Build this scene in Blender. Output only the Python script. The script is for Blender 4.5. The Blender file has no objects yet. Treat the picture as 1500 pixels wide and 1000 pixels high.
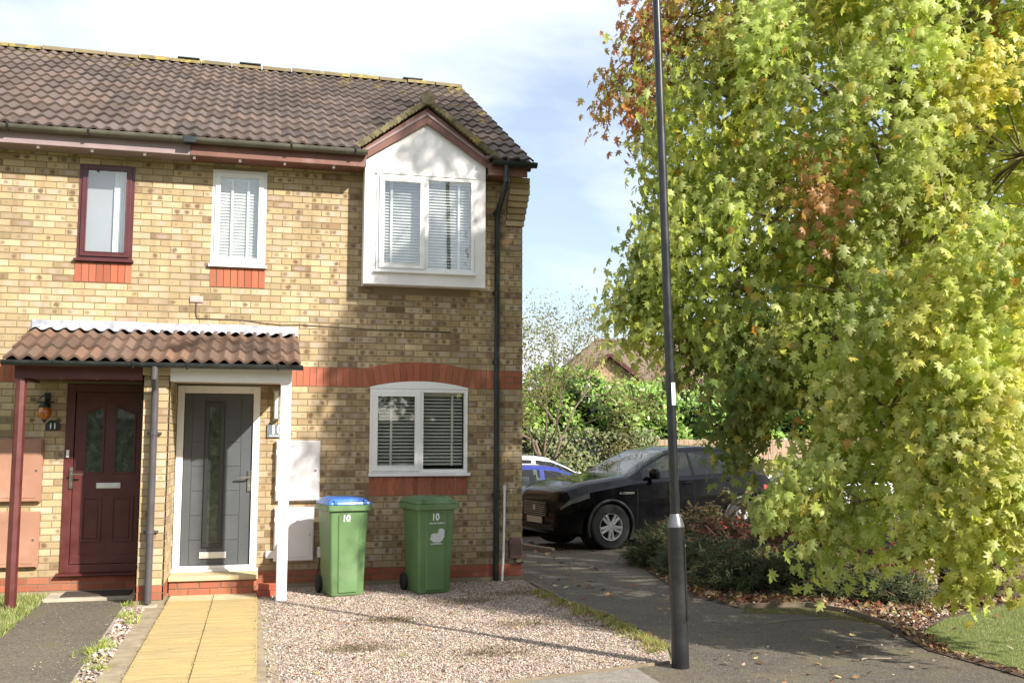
import bpy, bmesh, math, random
import numpy as np
from mathutils import Vector, Matrix
random.seed(7); rng = np.random.default_rng(11)
C = bpy.context.scene.collection
PI = math.pi
R = math.radians

# ------------------------------------------------------------------ helpers
def tag(o, label=None, cat=None, group=None, kind=None):
    if label: o['label'] = label
    if cat: o['category'] = cat
    if group: o['group'] = group
    if kind: o['kind'] = kind
    return o

def empty(name, loc=(0, 0, 0), rz=0.0, label=None, cat=None, group=None):
    o = bpy.data.objects.new(name, None); C.objects.link(o)
    o.location = loc; o.rotation_euler = (0, 0, rz); o.empty_display_size = .2
    return tag(o, label, cat, group)

class MB:
    def __init__(s):
        s.v = []; s.f = []; s.m = []; s.col = []; s.rnd = []; s.buv = []
    def add(s, verts, faces, mi=0, col=(1, 1, 1), rnd=(0, 0, 0), buv=None):
        b = len(s.v); s.v.extend([tuple(p) for p in verts])
        s.f.extend([tuple(b + i for i in f) for f in faces]); s.m.extend([mi] * len(faces))
        n = len(verts)
        s.col.extend([col] * n); s.rnd.extend([rnd] * n)
        s.buv.extend(buv if buv else [(0, 0, 0)] * n)
        return s
    def box(s, x0, x1, y0, y1, z0, z1, mi=0, **k):
        v = [(x0,y0,z0),(x1,y0,z0),(x1,y1,z0),(x0,y1,z0),(x0,y0,z1),(x1,y0,z1),(x1,y1,z1),(x0,y1,z1)]
        f = [(0,3,2,1),(4,5,6,7),(0,1,5,4),(1,2,6,5),(2,3,7,6),(3,0,4,7)]
        return s.add(v, f, mi, **k)
    def bar(s, a, b, w, h, up=(0,0,1), mi=0, **k):
        a = Vector(a); b = Vector(b); d = (b-a).normalized(); u = Vector(up)
        r = d.cross(u).normalized(); u = r.cross(d).normalized()
        v = []
        for p in (a, b):
            for sx, sz in ((-1,-1),(1,-1),(1,1),(-1,1)): v.append(p + r*sx*w/2 + u*sz*h/2)
        return s.add(v, [(3,2,1,0),(4,5,6,7),(0,1,5,4),(1,2,6,5),(2,3,7,6),(3,0,4,7)], mi, **k)
    def tube(s, pts, rad, n=10, mi=0, cap=True, **k):
        pts = [Vector(p) for p in pts]; rs = rad if isinstance(rad, (list, tuple)) else [rad]*len(pts)
        v = []; prev = None
        for i, p in enumerate(pts):
            d = (pts[min(i+1, len(pts)-1)] - pts[max(i-1, 0)])
            if d.length < 1e-9: d = Vector((0,0,1))
            d.normalize()
            if prev is None:
                r = d.orthogonal().normalized()
            else:
                r = prev - d * prev.dot(d)
                r = r.normalized() if r.length > 1e-6 else d.orthogonal().normalized()
            prev = r; q = d.cross(r)
            for j in range(n):
                a = 2*PI*j/n; v.append(p + (r*math.cos(a) + q*math.sin(a)) * rs[i])
        f = []
        for i in range(len(pts)-1):
            for j in range(n):
                f.append((i*n+j, i*n+(j+1)%n, (i+1)*n+(j+1)%n, (i+1)*n+j))
        if cap:
            f.append(tuple(range(n))[::-1]); f.append(tuple((len(pts)-1)*n + j for j in range(n)))
        return s.add(v, f, mi, **k)
    def lathe(s, prof, center, axis='z', n=24, mi=0, **k):
        cx, cy, cz = center; v = []; f = []
        for (r, h) in prof:
            for j in range(n):
                a = 2*PI*j/n; c, d = r*math.cos(a), r*math.sin(a)
                v.append((cx+c, cy+d, cz+h) if axis == 'z' else ((cx+c, cy+h, cz+d) if axis == 'y' else (cx+h, cy+c, cz+d)))
        for i in range(len(prof)-1):
            for j in range(n): f.append((i*n+j, i*n+(j+1)%n, (i+1)*n+(j+1)%n, (i+1)*n+j))
        return s.add(v, f, mi, **k)
    def prism(s, poly, y0, y1, mi=0, plane='xz', **k):
        n = len(poly)
        def P(a, b, c): return (a, c, b) if plane == 'xz' else ((a, b, c) if plane == 'xy' else (c, a, b))
        v = [P(a, b, y0) for a, b in poly] + [P(a, b, y1) for a, b in poly]
        f = [tuple(range(n)), tuple(range(2*n-1, n-1, -1))] + [(i, n+i, n+(i+1)%n, (i+1)%n) for i in range(n)]
        return s.add(v, f, mi, **k)
    def build(s, name, mats, parent=None, smooth=False, bevel=0, label=None, attrs=False):
        me = bpy.data.meshes.new(name); me.from_pydata(s.v, [], s.f)
        if not isinstance(mats, (list, tuple)): mats = [mats]
        for m in mats: me.materials.append(m)
        if len(mats) > 1: me.polygons.foreach_set('material_index', s.m)
        if attrs:
            for nm, src in (('col', s.col), ('rnd', s.rnd), ('buv', s.buv)):
                a = me.attributes.new(nm, 'FLOAT_COLOR', 'POINT')
                arr = np.ones((len(s.v), 4), np.float32); arr[:, :3] = np.array(src, np.float32)
                a.data.foreach_set('color', arr.ravel())
        bm = bmesh.new(); bm.from_mesh(me); bmesh.ops.recalc_face_normals(bm, faces=bm.faces)
        bm.to_mesh(me); bm.free()
        if smooth: me.polygons.foreach_set('use_smooth', [True]*len(me.polygons))
        me.update()
        o = bpy.data.objects.new(name, me); C.objects.link(o)
        if parent: o.parent = parent
        if bevel:
            b = o.modifiers.new('b', 'BEVEL'); b.width = bevel; b.segments = 2; b.limit_method = 'ANGLE'
        if smooth == 2:
            b = o.modifiers.new('e', 'EDGE_SPLIT'); b.split_angle = R(35)
        if label: o['label'] = label
        return o

def np_obj(name, V, F, mat, parent=None, col=None, smooth=False):
    """V (n,3) F (m,k) equal-size faces, numpy."""
    me = bpy.data.meshes.new(name); m, k = F.shape
    me.vertices.add(len(V)); me.vertices.foreach_set('co', V.astype(np.float32).ravel())
    me.loops.add(m*k); me.loops.foreach_set('vertex_index', F.astype(np.int32).ravel())
    me.polygons.add(m); me.polygons.foreach_set('loop_start', np.arange(0, m*k, k, dtype=np.int32))
    if smooth: me.polygons.foreach_set('use_smooth', np.ones(m, bool))
    if col is not None:
        a = me.attributes.new('col', 'FLOAT_COLOR', 'POINT')
        arr = np.ones((len(V), 4), np.float32); arr[:, :3] = col; a.data.foreach_set('color', arr.ravel())
    me.update(calc_edges=True); me.validate()
    me.materials.append(mat)
    o = bpy.data.objects.new(name, me); C.objects.link(o)
    if parent: o.parent = parent
    return o

# ------------------------------------------------------------------ materials
class NT:
    def __init__(s, name):
        s.mat = bpy.data.materials.new(name); s.mat.use_nodes = True
        s.t = s.mat.node_tree; s.n = s.t.nodes; s.bsdf = s.n['Principled BSDF']; s.out = s.n['Material Output']
    def N(s, typ, **k):
        nd = s.n.new(typ)
        for a, b in k.items():
            if a.startswith('i_'):
                key = a[2:]
                nd.inputs[int(key) if key.isdigit() else key.replace('_', ' ')].default_value = b
            else: setattr(nd, a, b)
        return nd
    def L(s, a, b): s.t.links.new(a, b)
    def noise(s, scale, detail=4, rough=.55, coord=None, dist=0):
        nd = s.N('ShaderNodeTexNoise', i_Scale=scale, i_Detail=detail, i_Roughness=rough, i_Distortion=dist)
        if coord is not None: s.L(coord, nd.inputs['Vector'])
        return nd
    def obj(s): return s.N('ShaderNodeTexCoord').outputs['Object']
    def geo(s): return s.N('ShaderNodeNewGeometry').outputs['Position']
    def ramp(s, fac, stops, interp='LINEAR'):
        r = s.N('ShaderNodeValToRGB'); r.color_ramp.interpolation = interp
        e = r.color_ramp.elements
        while len(e) < len(stops): e.new(.5)
        for el, (p, c) in zip(e, stops):
            el.position = p; el.color = (c, c, c, 1) if isinstance(c, (int, float)) else (*c, 1)
        s.L(fac, r.inputs[0]); return r.outputs[0]
    def mix(s, fac, a, b, mode='MIX'):
        m = s.N('ShaderNodeMix', data_type='RGBA', blend_type=mode)
        for v, idx in ((fac, 0), (a, 6), (b, 7)):
            if isinstance(v, (int, float)): m.inputs[idx].default_value = v
            elif isinstance(v, tuple): m.inputs[idx].default_value = (*v, 1)
            else: s.L(v, m.inputs[idx])
        return m.outputs[2]
    def math(s, op, a, b=None, c=None):
        m = s.N('ShaderNodeMath', operation=op)
        for i, v in enumerate((a, b, c)):
            if v is None: continue
            if isinstance(v, (int, float)): m.inputs[i].default_value = v
            else: s.L(v, m.inputs[i])
        return m.outputs[0]
    def bump(s, h, strength=.3, dist=.01):
        b = s.N('ShaderNodeBump', i_Strength=strength, i_Distance=dist); s.L(h, b.inputs['Height'])
        s.L(b.outputs[0], s.bsdf.inputs['Normal']); return b
    def set(s, **k):
        for a, b in k.items():
            i = s.bsdf.inputs[a.replace('_', ' ')]
            if isinstance(b, (int, float)): i.default_value = b
            elif isinstance(b, tuple): i.default_value = (*b, 1) if len(b) == 3 else b
            else: s.L(b, i)
        return s

def paint(name, col, rough=.4, var=.12, scale=6, bump=.05, metal=0, coat=0, dirt=None, dirt_amt=.25):
    t = NT(name); c = t.geo(); n = t.noise(scale, 6, .6, c)
    f = t.ramp(n.outputs[0], [(.3, 1-var), (.7, 1+var*.5)])
    base = t.mix(1.0, tuple(col), f, 'MULTIPLY')
    if dirt:
        n2 = t.noise(scale*.6, 8, .7, c); base = t.mix(t.ramp(n2.outputs[0], [(.5, 0.), (.72, dirt_amt)]), base, tuple(dirt))
    n3 = t.noise(60, 3, .6, c)
    t.set(Base_Color=base, Roughness=t.ramp(n.outputs[0], [(.3, max(rough-.08, .02)), (.7, min(rough+.1, 1))]), Metallic=metal, Coat_Weight=coat)
    if bump: t.bump(n3.outputs[0], bump, .003)
    return t.mat

def attr(t, name): return t.N('ShaderNodeAttribute', attribute_name=name)

def brick_mat():
    t = NT('brick'); a = attr(t, 'col'); r = attr(t, 'rnd'); u = attr(t, 'buv'); g = t.geo()
    sr = t.N('ShaderNodeSeparateColor'); t.L(r.outputs['Color'], sr.inputs[0])
    su = t.N('ShaderNodeSeparateXYZ'); t.L(u.outputs['Vector'], su.inputs[0])
    n = t.noise(30, 3, .6, g); nb = t.noise(140, 4, .7, g); nm = t.noise(.9, 4, .6, g)
    wob = t.math('MULTIPLY', t.math('SUBTRACT', n.outputs[0], .5), 1.1)
    jz = t.math('MULTIPLY', t.math('SUBTRACT', su.outputs[2], .5), .30)
    def spot(cx, rx, ry, act):
        dx = t.math('DIVIDE', t.math('SUBTRACT', t.math('SUBTRACT', su.outputs[0], cx), jz), rx)
        dz = t.math('DIVIDE', t.math('SUBTRACT', su.outputs[1], .5), ry)
        d = t.math('SQRT', t.math('ADD', t.math('MULTIPLY', dx, dx), t.math('MULTIPLY', dz, dz)))
        d = t.math('DIVIDE', t.math('ADD', d, wob), t.math('MULTIPLY_ADD', act, .6, .45))
        m = t.ramp(d, [(.45, 1.), (1.05, 0.)])
        return t.math('MULTIPLY', m, act)
    s1 = spot(.27, .19, .55, sr.outputs[0]); s2 = spot(.74, .17, .52, sr.outputs[1]); s3 = spot(.5, .46, .52, sr.outputs[2])
    base = t.mix(t.ramp(nb.outputs[0], [(.3, .0), (.8, .35)]), a.outputs['Color'], t.mix(.5, a.outputs['Color'], (.30, .20, .10)))
    base = t.mix(t.math('MULTIPLY', s3, .55), base, (.43, .36, .33))
    base = t.mix(t.math('MULTIPLY', t.math('MAXIMUM', s1, s2), .9), base, (.13, .075, .045))
    base = t.mix(t.ramp(nm.outputs[0], [(.42, 0.), (.72, .42)]), base, (.17, .13, .08))
    mp = t.N('ShaderNodeMapping'); mp.inputs['Scale'].default_value = (5., 5., .55); t.L(g, mp.inputs[0]); ns2 = t.noise(1.6, 5, .65, mp.outputs[0])
    base = t.mix(t.ramp(ns2.outputs[0], [(.50, 0.), (.72, .38)]), base, (.14, .10, .06))
    t.set(Base_Color=base, Roughness=.9); t.bsdf.inputs['Specular IOR Level'].default_value = .2
    t.bump(nb.outputs[0], .45, .004); return t.mat

def mortar_mat():
    t = NT('mortar'); g = t.geo(); n = t.noise(50, 5, .7, g); n2 = t.noise(1.3, 4, .6, g)
    b = t.mix(n2.outputs[0], (.30, .24, .15), (.17, .13, .08))
    t.set(Base_Color=b, Roughness=.95); t.bump(n.outputs[0], .4, .004); return t.mat

def tile_mat(name, c1, c2, lich=0., ridge=False):
    t = NT(name); a = attr(t, 'col'); g = t.geo()
    n = t.noise(9, 6, .7, g); n2 = t.noise(38, 5, .7, g); n3 = t.noise(5, 8, .75, g); n4 = t.noise(120, 3, .6, g)
    b = t.mix(n.outputs[0], c1, c2); b = t.mix(1., b, a.outputs['Color'], 'MULTIPLY')
    b = t.mix(t.ramp(n2.outputs[0], [(.55, 0.), (.7, .4)]), b, (.24, .17, .14))
    if lich:
        r = attr(t, 'rnd'); sr = t.N('ShaderNodeSeparateColor'); t.L(r.outputs['Color'], sr.inputs[0])
        k = t.math('ADD', n3.outputs[0], t.math('MULTIPLY', sr.outputs[0], .30))
        m = t.ramp(k, [(.70 - .04*lich, 0.), (.78 - .02*lich, .85)])
        col = t.mix(n2.outputs[0], (.42, .27, .03), (.22, .22, .06))
        b = t.mix(m, b, col)
        n5 = t.noise(3, 8, .8, g)
        b = t.mix(t.ramp(n5.outputs[0], [(.56, 0.), (.7, .7)]), b, (.09, .08, .035))
    t.set(Base_Color=b, Roughness=.82); t.bump(n4.outputs[0], .4, .004); return t.mat

def asphalt_mat(name, c1, c2, moss=.0, fine=95):
    t = NT(name); g = t.geo(); n = t.noise(1.1, 6, .65, g); f = t.N('ShaderNodeTexVoronoi', i_Scale=fine); t.L(g, f.inputs[0])
    b = t.mix(t.ramp(n.outputs[0], [(.35, 0.), (.65, 1.)]), c1, c2)
    b = t.mix(t.ramp(f.outputs['Color'], [(.25, 0.), (.95, .9)]), b, t.mix(.42, b, (.36, .32, .26)))
    f2 = t.N('ShaderNodeTexVoronoi', i_Scale=fine*2.2); t.L(g, f2.inputs[0]); b = t.mix(t.ramp(f2.outputs['Color'], [(.6, 0.), (.9, .6)]), b, (.03,.027,.022))
    n6 = t.noise(14, 6, .8, g)
    b = t.mix(t.ramp(n6.outputs[0], [(.42, 0.), (.7, .5)]), b, (.05, .042, .030))
    if moss:
        m = t.noise(2.2, 8, .75, g); b = t.mix(t.ramp(m.outputs[0], [(.60-.12*moss, 0.), (.70, .7)]), b, (.105, .10, .03))
    t.set(Base_Color=b, Roughness=.88); t.bump(f.outputs['Distance'], .55, .006); return t.mat

def leaf_mat(name, trans=.35, rough=.42, tint=(1,1,1)):
    t = NT(name); a = attr(t, 'col'); g = t.geo(); n = t.noise(45, 3, .6, g)
    b = t.mix(1., a.outputs['Color'], t.ramp(n.outputs[0], [(.3, .72), (.7, 1.18)]), 'MULTIPLY')
    t.set(Base_Color=b, Roughness=rough); t.bsdf.inputs['Specular IOR Level'].default_value = .35
    tr = t.N('ShaderNodeBsdfTranslucent'); t.L(t.mix(1., b, (1.25, 1.3, .7), 'MULTIPLY'), tr.inputs[0])
    mx = t.N('ShaderNodeMixShader'); mx.inputs[0].default_value = trans
    t.L(t.bsdf.outputs[0], mx.inputs[1]); t.L(tr.outputs[0], mx.inputs[2]); t.L(mx.outputs[0], t.out.inputs[0])
    return t.mat

def glass_mat(name, tint=(.9,.95,.93), refl=.12, rough=.02):
    t = NT(name); tr = t.N('ShaderNodeBsdfTransparent'); tr.inputs[0].default_value = (*tint, 1)
    gl = t.N('ShaderNodeBsdfGlossy', i_Roughness=rough); gl.inputs[0].default_value = (1, 1, 1, 1)
    fr = t.N('ShaderNodeLayerWeight', i_Blend=.5); n = t.noise(1.5, 2, .5, t.geo())
    b = t.N('ShaderNodeBump', i_Strength=.03, i_Distance=.02); t.L(n.outputs[0], b.inputs['Height']); t.L(b.outputs[0], gl.inputs['Normal'])
    k = t.math('ADD', t.math('MULTIPLY', t.math('POWER', fr.outputs['Facing'], 4.), .85), refl)
    mx = t.N('ShaderNodeMixShader'); t.L(k, mx.inputs[0]); t.L(tr.outputs[0], mx.inputs[1]); t.L(gl.outputs[0], mx.inputs[2])
    t.L(mx.outputs[0], t.out.inputs[0]); t.n.remove(t.bsdf); return t.mat

def attr_mat(name, rough=.9, bump=.3, scale=90, spec=.3, var=.25):
    t = NT(name); a = attr(t, 'col'); g = t.geo(); n = t.noise(scale, 4, .7, g)
    b = t.mix(1., a.outputs['Color'], t.ramp(n.outputs[0], [(.3, 1-var), (.7, 1+var)]), 'MULTIPLY')
    t.set(Base_Color=b, Roughness=rough); t.bsdf.inputs['Specular IOR Level'].default_value = spec
    t.bump(n.outputs[0], bump, .003); return t.mat

M = {}
M['brick'] = brick_mat(); M['mortar'] = mortar_mat()
M['rooftile'] = tile_mat('roof_tile', (.118, .080, .060), (.065, .047, .040), lich=1.)
M['porchtile'] = tile_mat('porch_tile', (.165, .095, .060), (.09, .056, .040), lich=.2)
M['ridge'] = tile_mat('ridge_moss', (.17, .13, .06), (.10, .08, .045), lich=2.2)
M['verge'] = tile_mat('mossy_mortar', (.15, .12, .06), (.07, .06, .035), lich=.6)
M['upvc'] = paint('white_upvc', (.80, .79, .77), .3, .04, 3, .0, dirt=(.6,.56,.48), dirt_amt=.2)
M['bay'] = paint('bay_cladding', (.80, .775, .765), .45, .06, 2.2, .05, dirt=(.6,.52,.5), dirt_amt=.35)
M['whitepaint'] = paint('white_gloss_timber', (.82, .81, .79), .35, .04, 4, .04, dirt=(.6,.56,.48), dirt_amt=.2)
M['brown'] = paint('mahogany_paint', (.095, .020, .017), .45, .25, 5, .08, dirt=(.20,.08,.06), dirt_amt=.3)
M['brownframe'] = paint('mahogany_upvc', (.085, .022, .023), .35, .15, 5, .04)
M['fascia'] = paint('faded_brown_fascia', (.17, .070, .05), .6, .3, 4, .25, dirt=(.30,.20,.18), dirt_amt=.6)
M['fasciapale'] = paint('bleached_fascia', (.27, .195, .19), .6, .2, 4, .2, dirt=(.25,.13,.11), dirt_amt=.5)
M['black'] = paint('black_plastic', (.016, .022, .023), .38, .2, 8, .03, dirt=(.1,.1,.09), dirt_amt=.3)
M['gutterold'] = paint('weathered_gutter', (.10, .095, .07), .5, .3, 5, .1, dirt=(.2,.18,.12), dirt_amt=.5)
M['greypipe'] = paint('grey_pipe', (.075, .068, .072), .45, .2, 5, .04)
M['lead'] = paint('lead_flashing', (.36, .37, .41), .6, .45, 9, .2, dirt=(.16,.16,.18), dirt_amt=.6)
M['greydoor'] = paint('anthracite_door', (.072, .078, .084), .5, .12, 3, .12)
M['greydoor2'] = paint('anthracite_frame', (.04, .043, .048), .45, .12, 3, .05)
M['chrome'] = paint('brushed_steel', (.62, .58, .52), .25, .1, 10, .02, metal=1)
M['silver'] = paint('satin_letter_plate', (.78, .75, .72), .35, .08, 10, .02, metal=.3)
M['mbox'] = paint('meter_box_grp', (.74, .70, .70), .5, .06, 3, .05, dirt=(.55,.47,.45), dirt_amt=.35)
M['mboxb'] = paint('faded_brown_box', (.33, .165, .105), .6, .12, 3, .05, dirt=(.5,.30,.2), dirt_amt=.5)
M['smallbrown'] = paint('brown_meter_cover', (.13, .07, .06), .5, .15, 8, .05)
M['concrete'] = paint('concrete', (.42, .36, .27), .9, .3, 5, .4, dirt=(.2,.17,.11), dirt_amt=.6)
M['sandstone'] = paint('sandstone_step', (.50, .40, .24), .85, .15, 5, .3, dirt=(.35,.27,.14), dirt_amt=.5)
M['bin'] = paint('bin_green', (.11, .20, .075), .5, .16, 3, .05, dirt=(.19,.26,.15), dirt_amt=.7)
M['binlidblue'] = paint('bin_lid_blue', (.045, .15, .46), .35, .12, 5, .04, dirt=(.3,.4,.7), dirt_amt=.3)
M['binlid'] = paint('bin_lid_green', (.085, .16, .065), .4, .14, 3, .05, dirt=(.28,.38,.24), dirt_amt=.5)
M['rubber'] = paint('rubber', (.018, .018, .018), .8, .2, 10, .1)
M['label'] = paint('white_vinyl', (.8, .8, .78), .5, .05, 10, 0)
M['worn'] = paint('worn_vinyl', (.62, .63, .64), .6, .25, 60, 0, dirt=(.25,.36,.2), dirt_amt=.8)
M['post'] = paint('black_lamp_post', (.014, .0145, .016), .30, .25, 5, .06, dirt=(.07,.065,.06), dirt_amt=.35)
M['collar'] = paint('worn_collar', (.16, .16, .165), .3, .3, 12, .05, metal=.5)
M['carblack'] = paint('car_black_paint', (.004, .004, .005), .10, .1, 3, 0, coat=.0)
M['carblue'] = paint('car_blue_paint', (.012, .022, .22), .15, .1, 3, 0, coat=1)
M['carwhite'] = paint('car_white_paint', (.78, .76, .76), .2, .04, 3, 0, coat=1)
M['cargrey'] = paint('car_silver_paint', (.45, .46, .5), .25, .04, 3, 0, coat=1, metal=.5)
M['cladding'] = paint('car_cladding', (.012, .012, .012), .55, .1, 8, .05)
M['tyre'] = paint('tyre', (.02, .02, .02), .85, .15, 20, .2)
M['alloy'] = paint('alloy_wheel', (.5, .5, .5), .3, .06, 10, 0, metal=.3)
M['carblack'].node_tree.nodes['Principled BSDF'].inputs['Specular IOR Level'].default_value = .25
M['lampglass'] = paint('headlamp', (.16, .165, .17), .08, .1, 20, 0, coat=1, metal=.3)
M['glass'] = glass_mat('window_glass', (.93,.95,.94), .10)
M['glassgrey'] = glass_mat('obscure_glass', (.75,.80,.78), .10, .2)
M['carglass'] = glass_mat('car_glass', (.30,.36,.34), .05)
M['obscure'] = paint('leaded_obscure_glass', (.05, .065, .05), .15, .6, 14, .5, coat=.5, dirt=(.16,.18,.13), dirt_amt=.7)
M['blind'] = paint('blind_slat', (.70, .69, .66), .5, .03, 4, 0)
M['blindin'] = paint('blind_slat_beige', (.80, .76, .68), .5, .03, 4, 0)  # beige slats of the downstairs window
M['curtain'] = paint('curtain', (.74, .76, .78), .8, .05, 3, .05)
M['greyroom'] = paint('net_blind', (.36, .36, .40), .8, .1, 1.5, 0)
M['amber'] = paint('amber_glass', (.45, .12, .015), .08, .4, 25, .3, coat=1)
M['slate'] = paint('slate_plaque', (.14, .16, .18), .5, .2, 20, .1)
M['redbrickloose'] = paint('loose_red_brick', (.36, .085, .05), .9, .25, 14, .5)
M['woodedge'] = paint('timber_edging', (.20, .15, .10), .9, .35, 7, .4, dirt=(.08,.09,.04), dirt_amt=.6)
M['fence'] = paint('fence_timber', (.36, .25, .17), .9, .25, 6, .3, dirt=(.20,.19,.12), dirt_amt=.5)
M['bark'] = paint('bark', (.16, .115, .08), .95, .4, 8, .7, dirt=(.34,.29,.25), dirt_amt=.5)
M['barkpale'] = paint('pale_bark', (.34, .27, .20), .95, .3, 8, .6, dirt=(.12,.10,.07), dirt_amt=.5)
M['dark'] = paint('dark_filler', (.012, .016, .008), 1., .4, 8, .3)  # deep shade inside shrubs and hedges is put into this near-black
M['matdark'] = paint('door_mat', (.05, .035, .025), 1., .5, 60, .6)
M['leaf'] = leaf_mat('maple_leaf', .55, .42)
M['leafsmall'] = leaf_mat('small_leaf', .35, .7)
M['laurel'] = leaf_mat('laurel_leaf', .25, .3)
M['grass'] = leaf_mat('grass_blade', .35, .6)
M['litter'] = leaf_mat('fallen_leaf', .1, .7)
M['needle'] = leaf_mat('juniper_needle', .1, .8)
M['stone'] = attr_mat('gravel_stone', .85, .3, 160)
M['farroof'] = tile_mat('far_roof', (.17, .115, .082), (.12, .085, .065), lich=.2)

def gravel_base():
    t = NT('gravel_bed'); g = t.geo(); v = t.N('ShaderNodeTexVoronoi', i_Scale=70); t.L(g, v.inputs[0]); n = t.noise(1.2, 6, .7, g)
    b = t.ramp(v.outputs['Color'], [(.1, (.14,.095,.075)), (.5, (.33,.25,.20)), (.9, (.52,.45,.40))])
    b = t.mix(t.ramp(n.outputs[0], [(.5, 0.), (.68, .45)]), b, (.25,.15,.085))
    t.set(Base_Color=b, Roughness=.95); t.bump(v.outputs['Distance'], .8, .012); return t.mat
M['gravel'] = gravel_base()
M['asphalt'] = asphalt_mat('asphalt', (.042, .033, .023), (.098, .074, .046), moss=.6)
M['asphaltdark'] = asphalt_mat('asphalt_dark', (.050, .049, .052), (.085, .08, .078), moss=.0)
M['asphaltold'] = asphalt_mat('asphalt_old', (.070, .054, .036), (.115, .090, .058), moss=.5)
M['pavement'] = asphalt_mat('pavement_slab', (.19, .17, .14), (.27, .24, .20), moss=.0)
M['soil'] = paint('soil', (.075, .048, .032), 1., .5, 9, .8, dirt=(.20,.12,.07), dirt_amt=.5)
M['dirt'] = paint('sandy_dirt', (.30, .24, .155), 1., .35, 6, .6, dirt=(.20,.17,.09), dirt_amt=.6)
M['turf'] = paint('turf_soil', (.12, .15, .035), 1., .4, 12, .7, dirt=(.16,.12,.06), dirt_amt=.5)
def path_mat():
    t = NT('yellow_paving'); g = t.geo()
    mp = t.N('ShaderNodeMapping'); mp.inputs['Scale'].default_value = (.8, 3.6, 1); mp.inputs['Rotation'].default_value = (0, 0, R(-14)); t.L(g, mp.inputs[0])
    w = t.noise(2.2, 5, .55, mp.outputs[0], 1.2); n = t.noise(40, 4, .7, g); n2 = t.noise(1.4, 5, .6, g)
    b = t.mix(t.ramp(n2.outputs[0], [(.35, 0.), (.65, 1.)]), (.44, .315, .125), (.375, .28, .13)); n9 = t.noise(6, 6, .75, g); b = t.mix(t.ramp(n9.outputs[0], [(.52, 0.), (.75, .4)]), b, (.30, .235, .12))
    b = t.mix(t.ramp(w.outputs[0], [(.5, 0.), (.62, .22)]), b, (.52, .40, .19))
    t.set(Base_Color=b, Roughness=.7)
    h = t.math('ADD', t.math('MULTIPLY', w.outputs[0], 1.), t.math('MULTIPLY', n.outputs[0], .06))
    t.bump(h, .9, .03); return t.mat
M['path'] = path_mat()

# ------------------------------------------------------------------ bricks
BUFF = [(.465,.35,.195), (.50,.38,.215), (.435,.32,.175), (.54,.425,.26), (.39,.285,.16), (.475,.36,.20)]
RED = [(.34,.095,.055), (.40,.12,.065), (.31,.085,.05), (.37,.105,.065)]
def quadbrick(mb, P, U, N, a, b, z0, z1, col, rnd, ua, ub, d=.006):
    W = Vector((0, 0, 1)); P = Vector(P); jz = random.random()
    A = P + U*a + W*z0; B = P + U*b + W*z0; D = P + U*b + W*z1; E_ = P + U*a + W*z1; n = N*d
    v = [A+n, B+n, D+n, E_+n, A-n, B-n, D-n, E_-n]
    mb.add(v, [(0,1,2,3),(0,4,5,1),(1,5,6,2),(2,6,7,3),(3,7,4,0)], 0, col, rnd,
           [(ua,0,jz),(ub,0,jz),(ub,1,jz),(ua,1,jz)]*2)
def brickrnd(spot=.35, pale=.35):
    a = random.uniform(.3, 1.) if random.random() < spot else random.choice((0,0,0,.2)); c = random.uniform(.3, 1.) if random.random() < spot*.8 else random.choice((0,0,0,.2))
    return (a, c, random.uniform(.4, 1) if random.random() < pale else 0.)
def bricks(mb, P, U, N, u0, u1, z0, z1, holes=(), red=(), limit=None, dens=None):
    """stretcher bond from u0..u1, z0..z1; holes = (ua,ub,za,zb); red(z)->bool"""
    P = Vector(P); U = Vector(U); N = Vector(N); k = 0; z = z0
    while z < z1 - .02:
        zt = min(z + .065, z1); zc = (z+zt)/2
        lo, hi = (u0, u1) if limit is None else limit(zc)
        x = math.floor((lo)/.225)*.225 - (.1125 if k % 2 else 0)
        while x < hi:
            a, b = max(x+.005, lo), min(x+.22, hi)
            segs = [(a, b)] if b > a else []
            for (ha, hb, za, zb) in holes:
                if za < zc < zb:
                    ns = []
                    for (p, q) in segs:
                        if q <= ha or p >= hb: ns.append((p, q))
                        else:
                            if p < ha: ns.append((p, ha))
                            if q > hb: ns.append((hb, q))
                    segs = ns
            isred = any(ra < zc < rb for ra, rb in red)
            for (p, q) in segs:
                if q - p < .008: continue
                c = Vector(random.choice(RED if isred else BUFF)) * random.uniform(.88, 1.08)
                sp = (dens(p, zc) if dens else .3)
                if isred: rr = (0, 0, 0) if random.random() > .12 else (.4, 0, .3)
                else:
                    rr = brickrnd(sp, .6)
                    if random.random() < .03: c = c*.65
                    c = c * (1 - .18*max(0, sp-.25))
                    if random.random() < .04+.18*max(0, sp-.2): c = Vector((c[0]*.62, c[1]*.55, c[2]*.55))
                quadbrick(mb, P, U, N, p, q, z, zt, tuple(c), rr, (p-x)/.225, (q-x)/.225)
            x += .225
        z += .075; k += 1
def soldiers(mb, P, U, N, u0, u1, z0, z1, off=.009):
    P = Vector(P); U = Vector(U); N = Vector(N); n = max(1, round((u1-u0)/.075)); w = (u1-u0)/n
    for i in range(n):
        c = Vector(random.choice(RED))*random.uniform(.85, 1.2)
        quadbrick(mb, P, U, N, u0+i*w+.004, u0+(i+1)*w-.004, z0, z1, tuple(c), (0,0,0), 0, 1, off)
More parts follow.
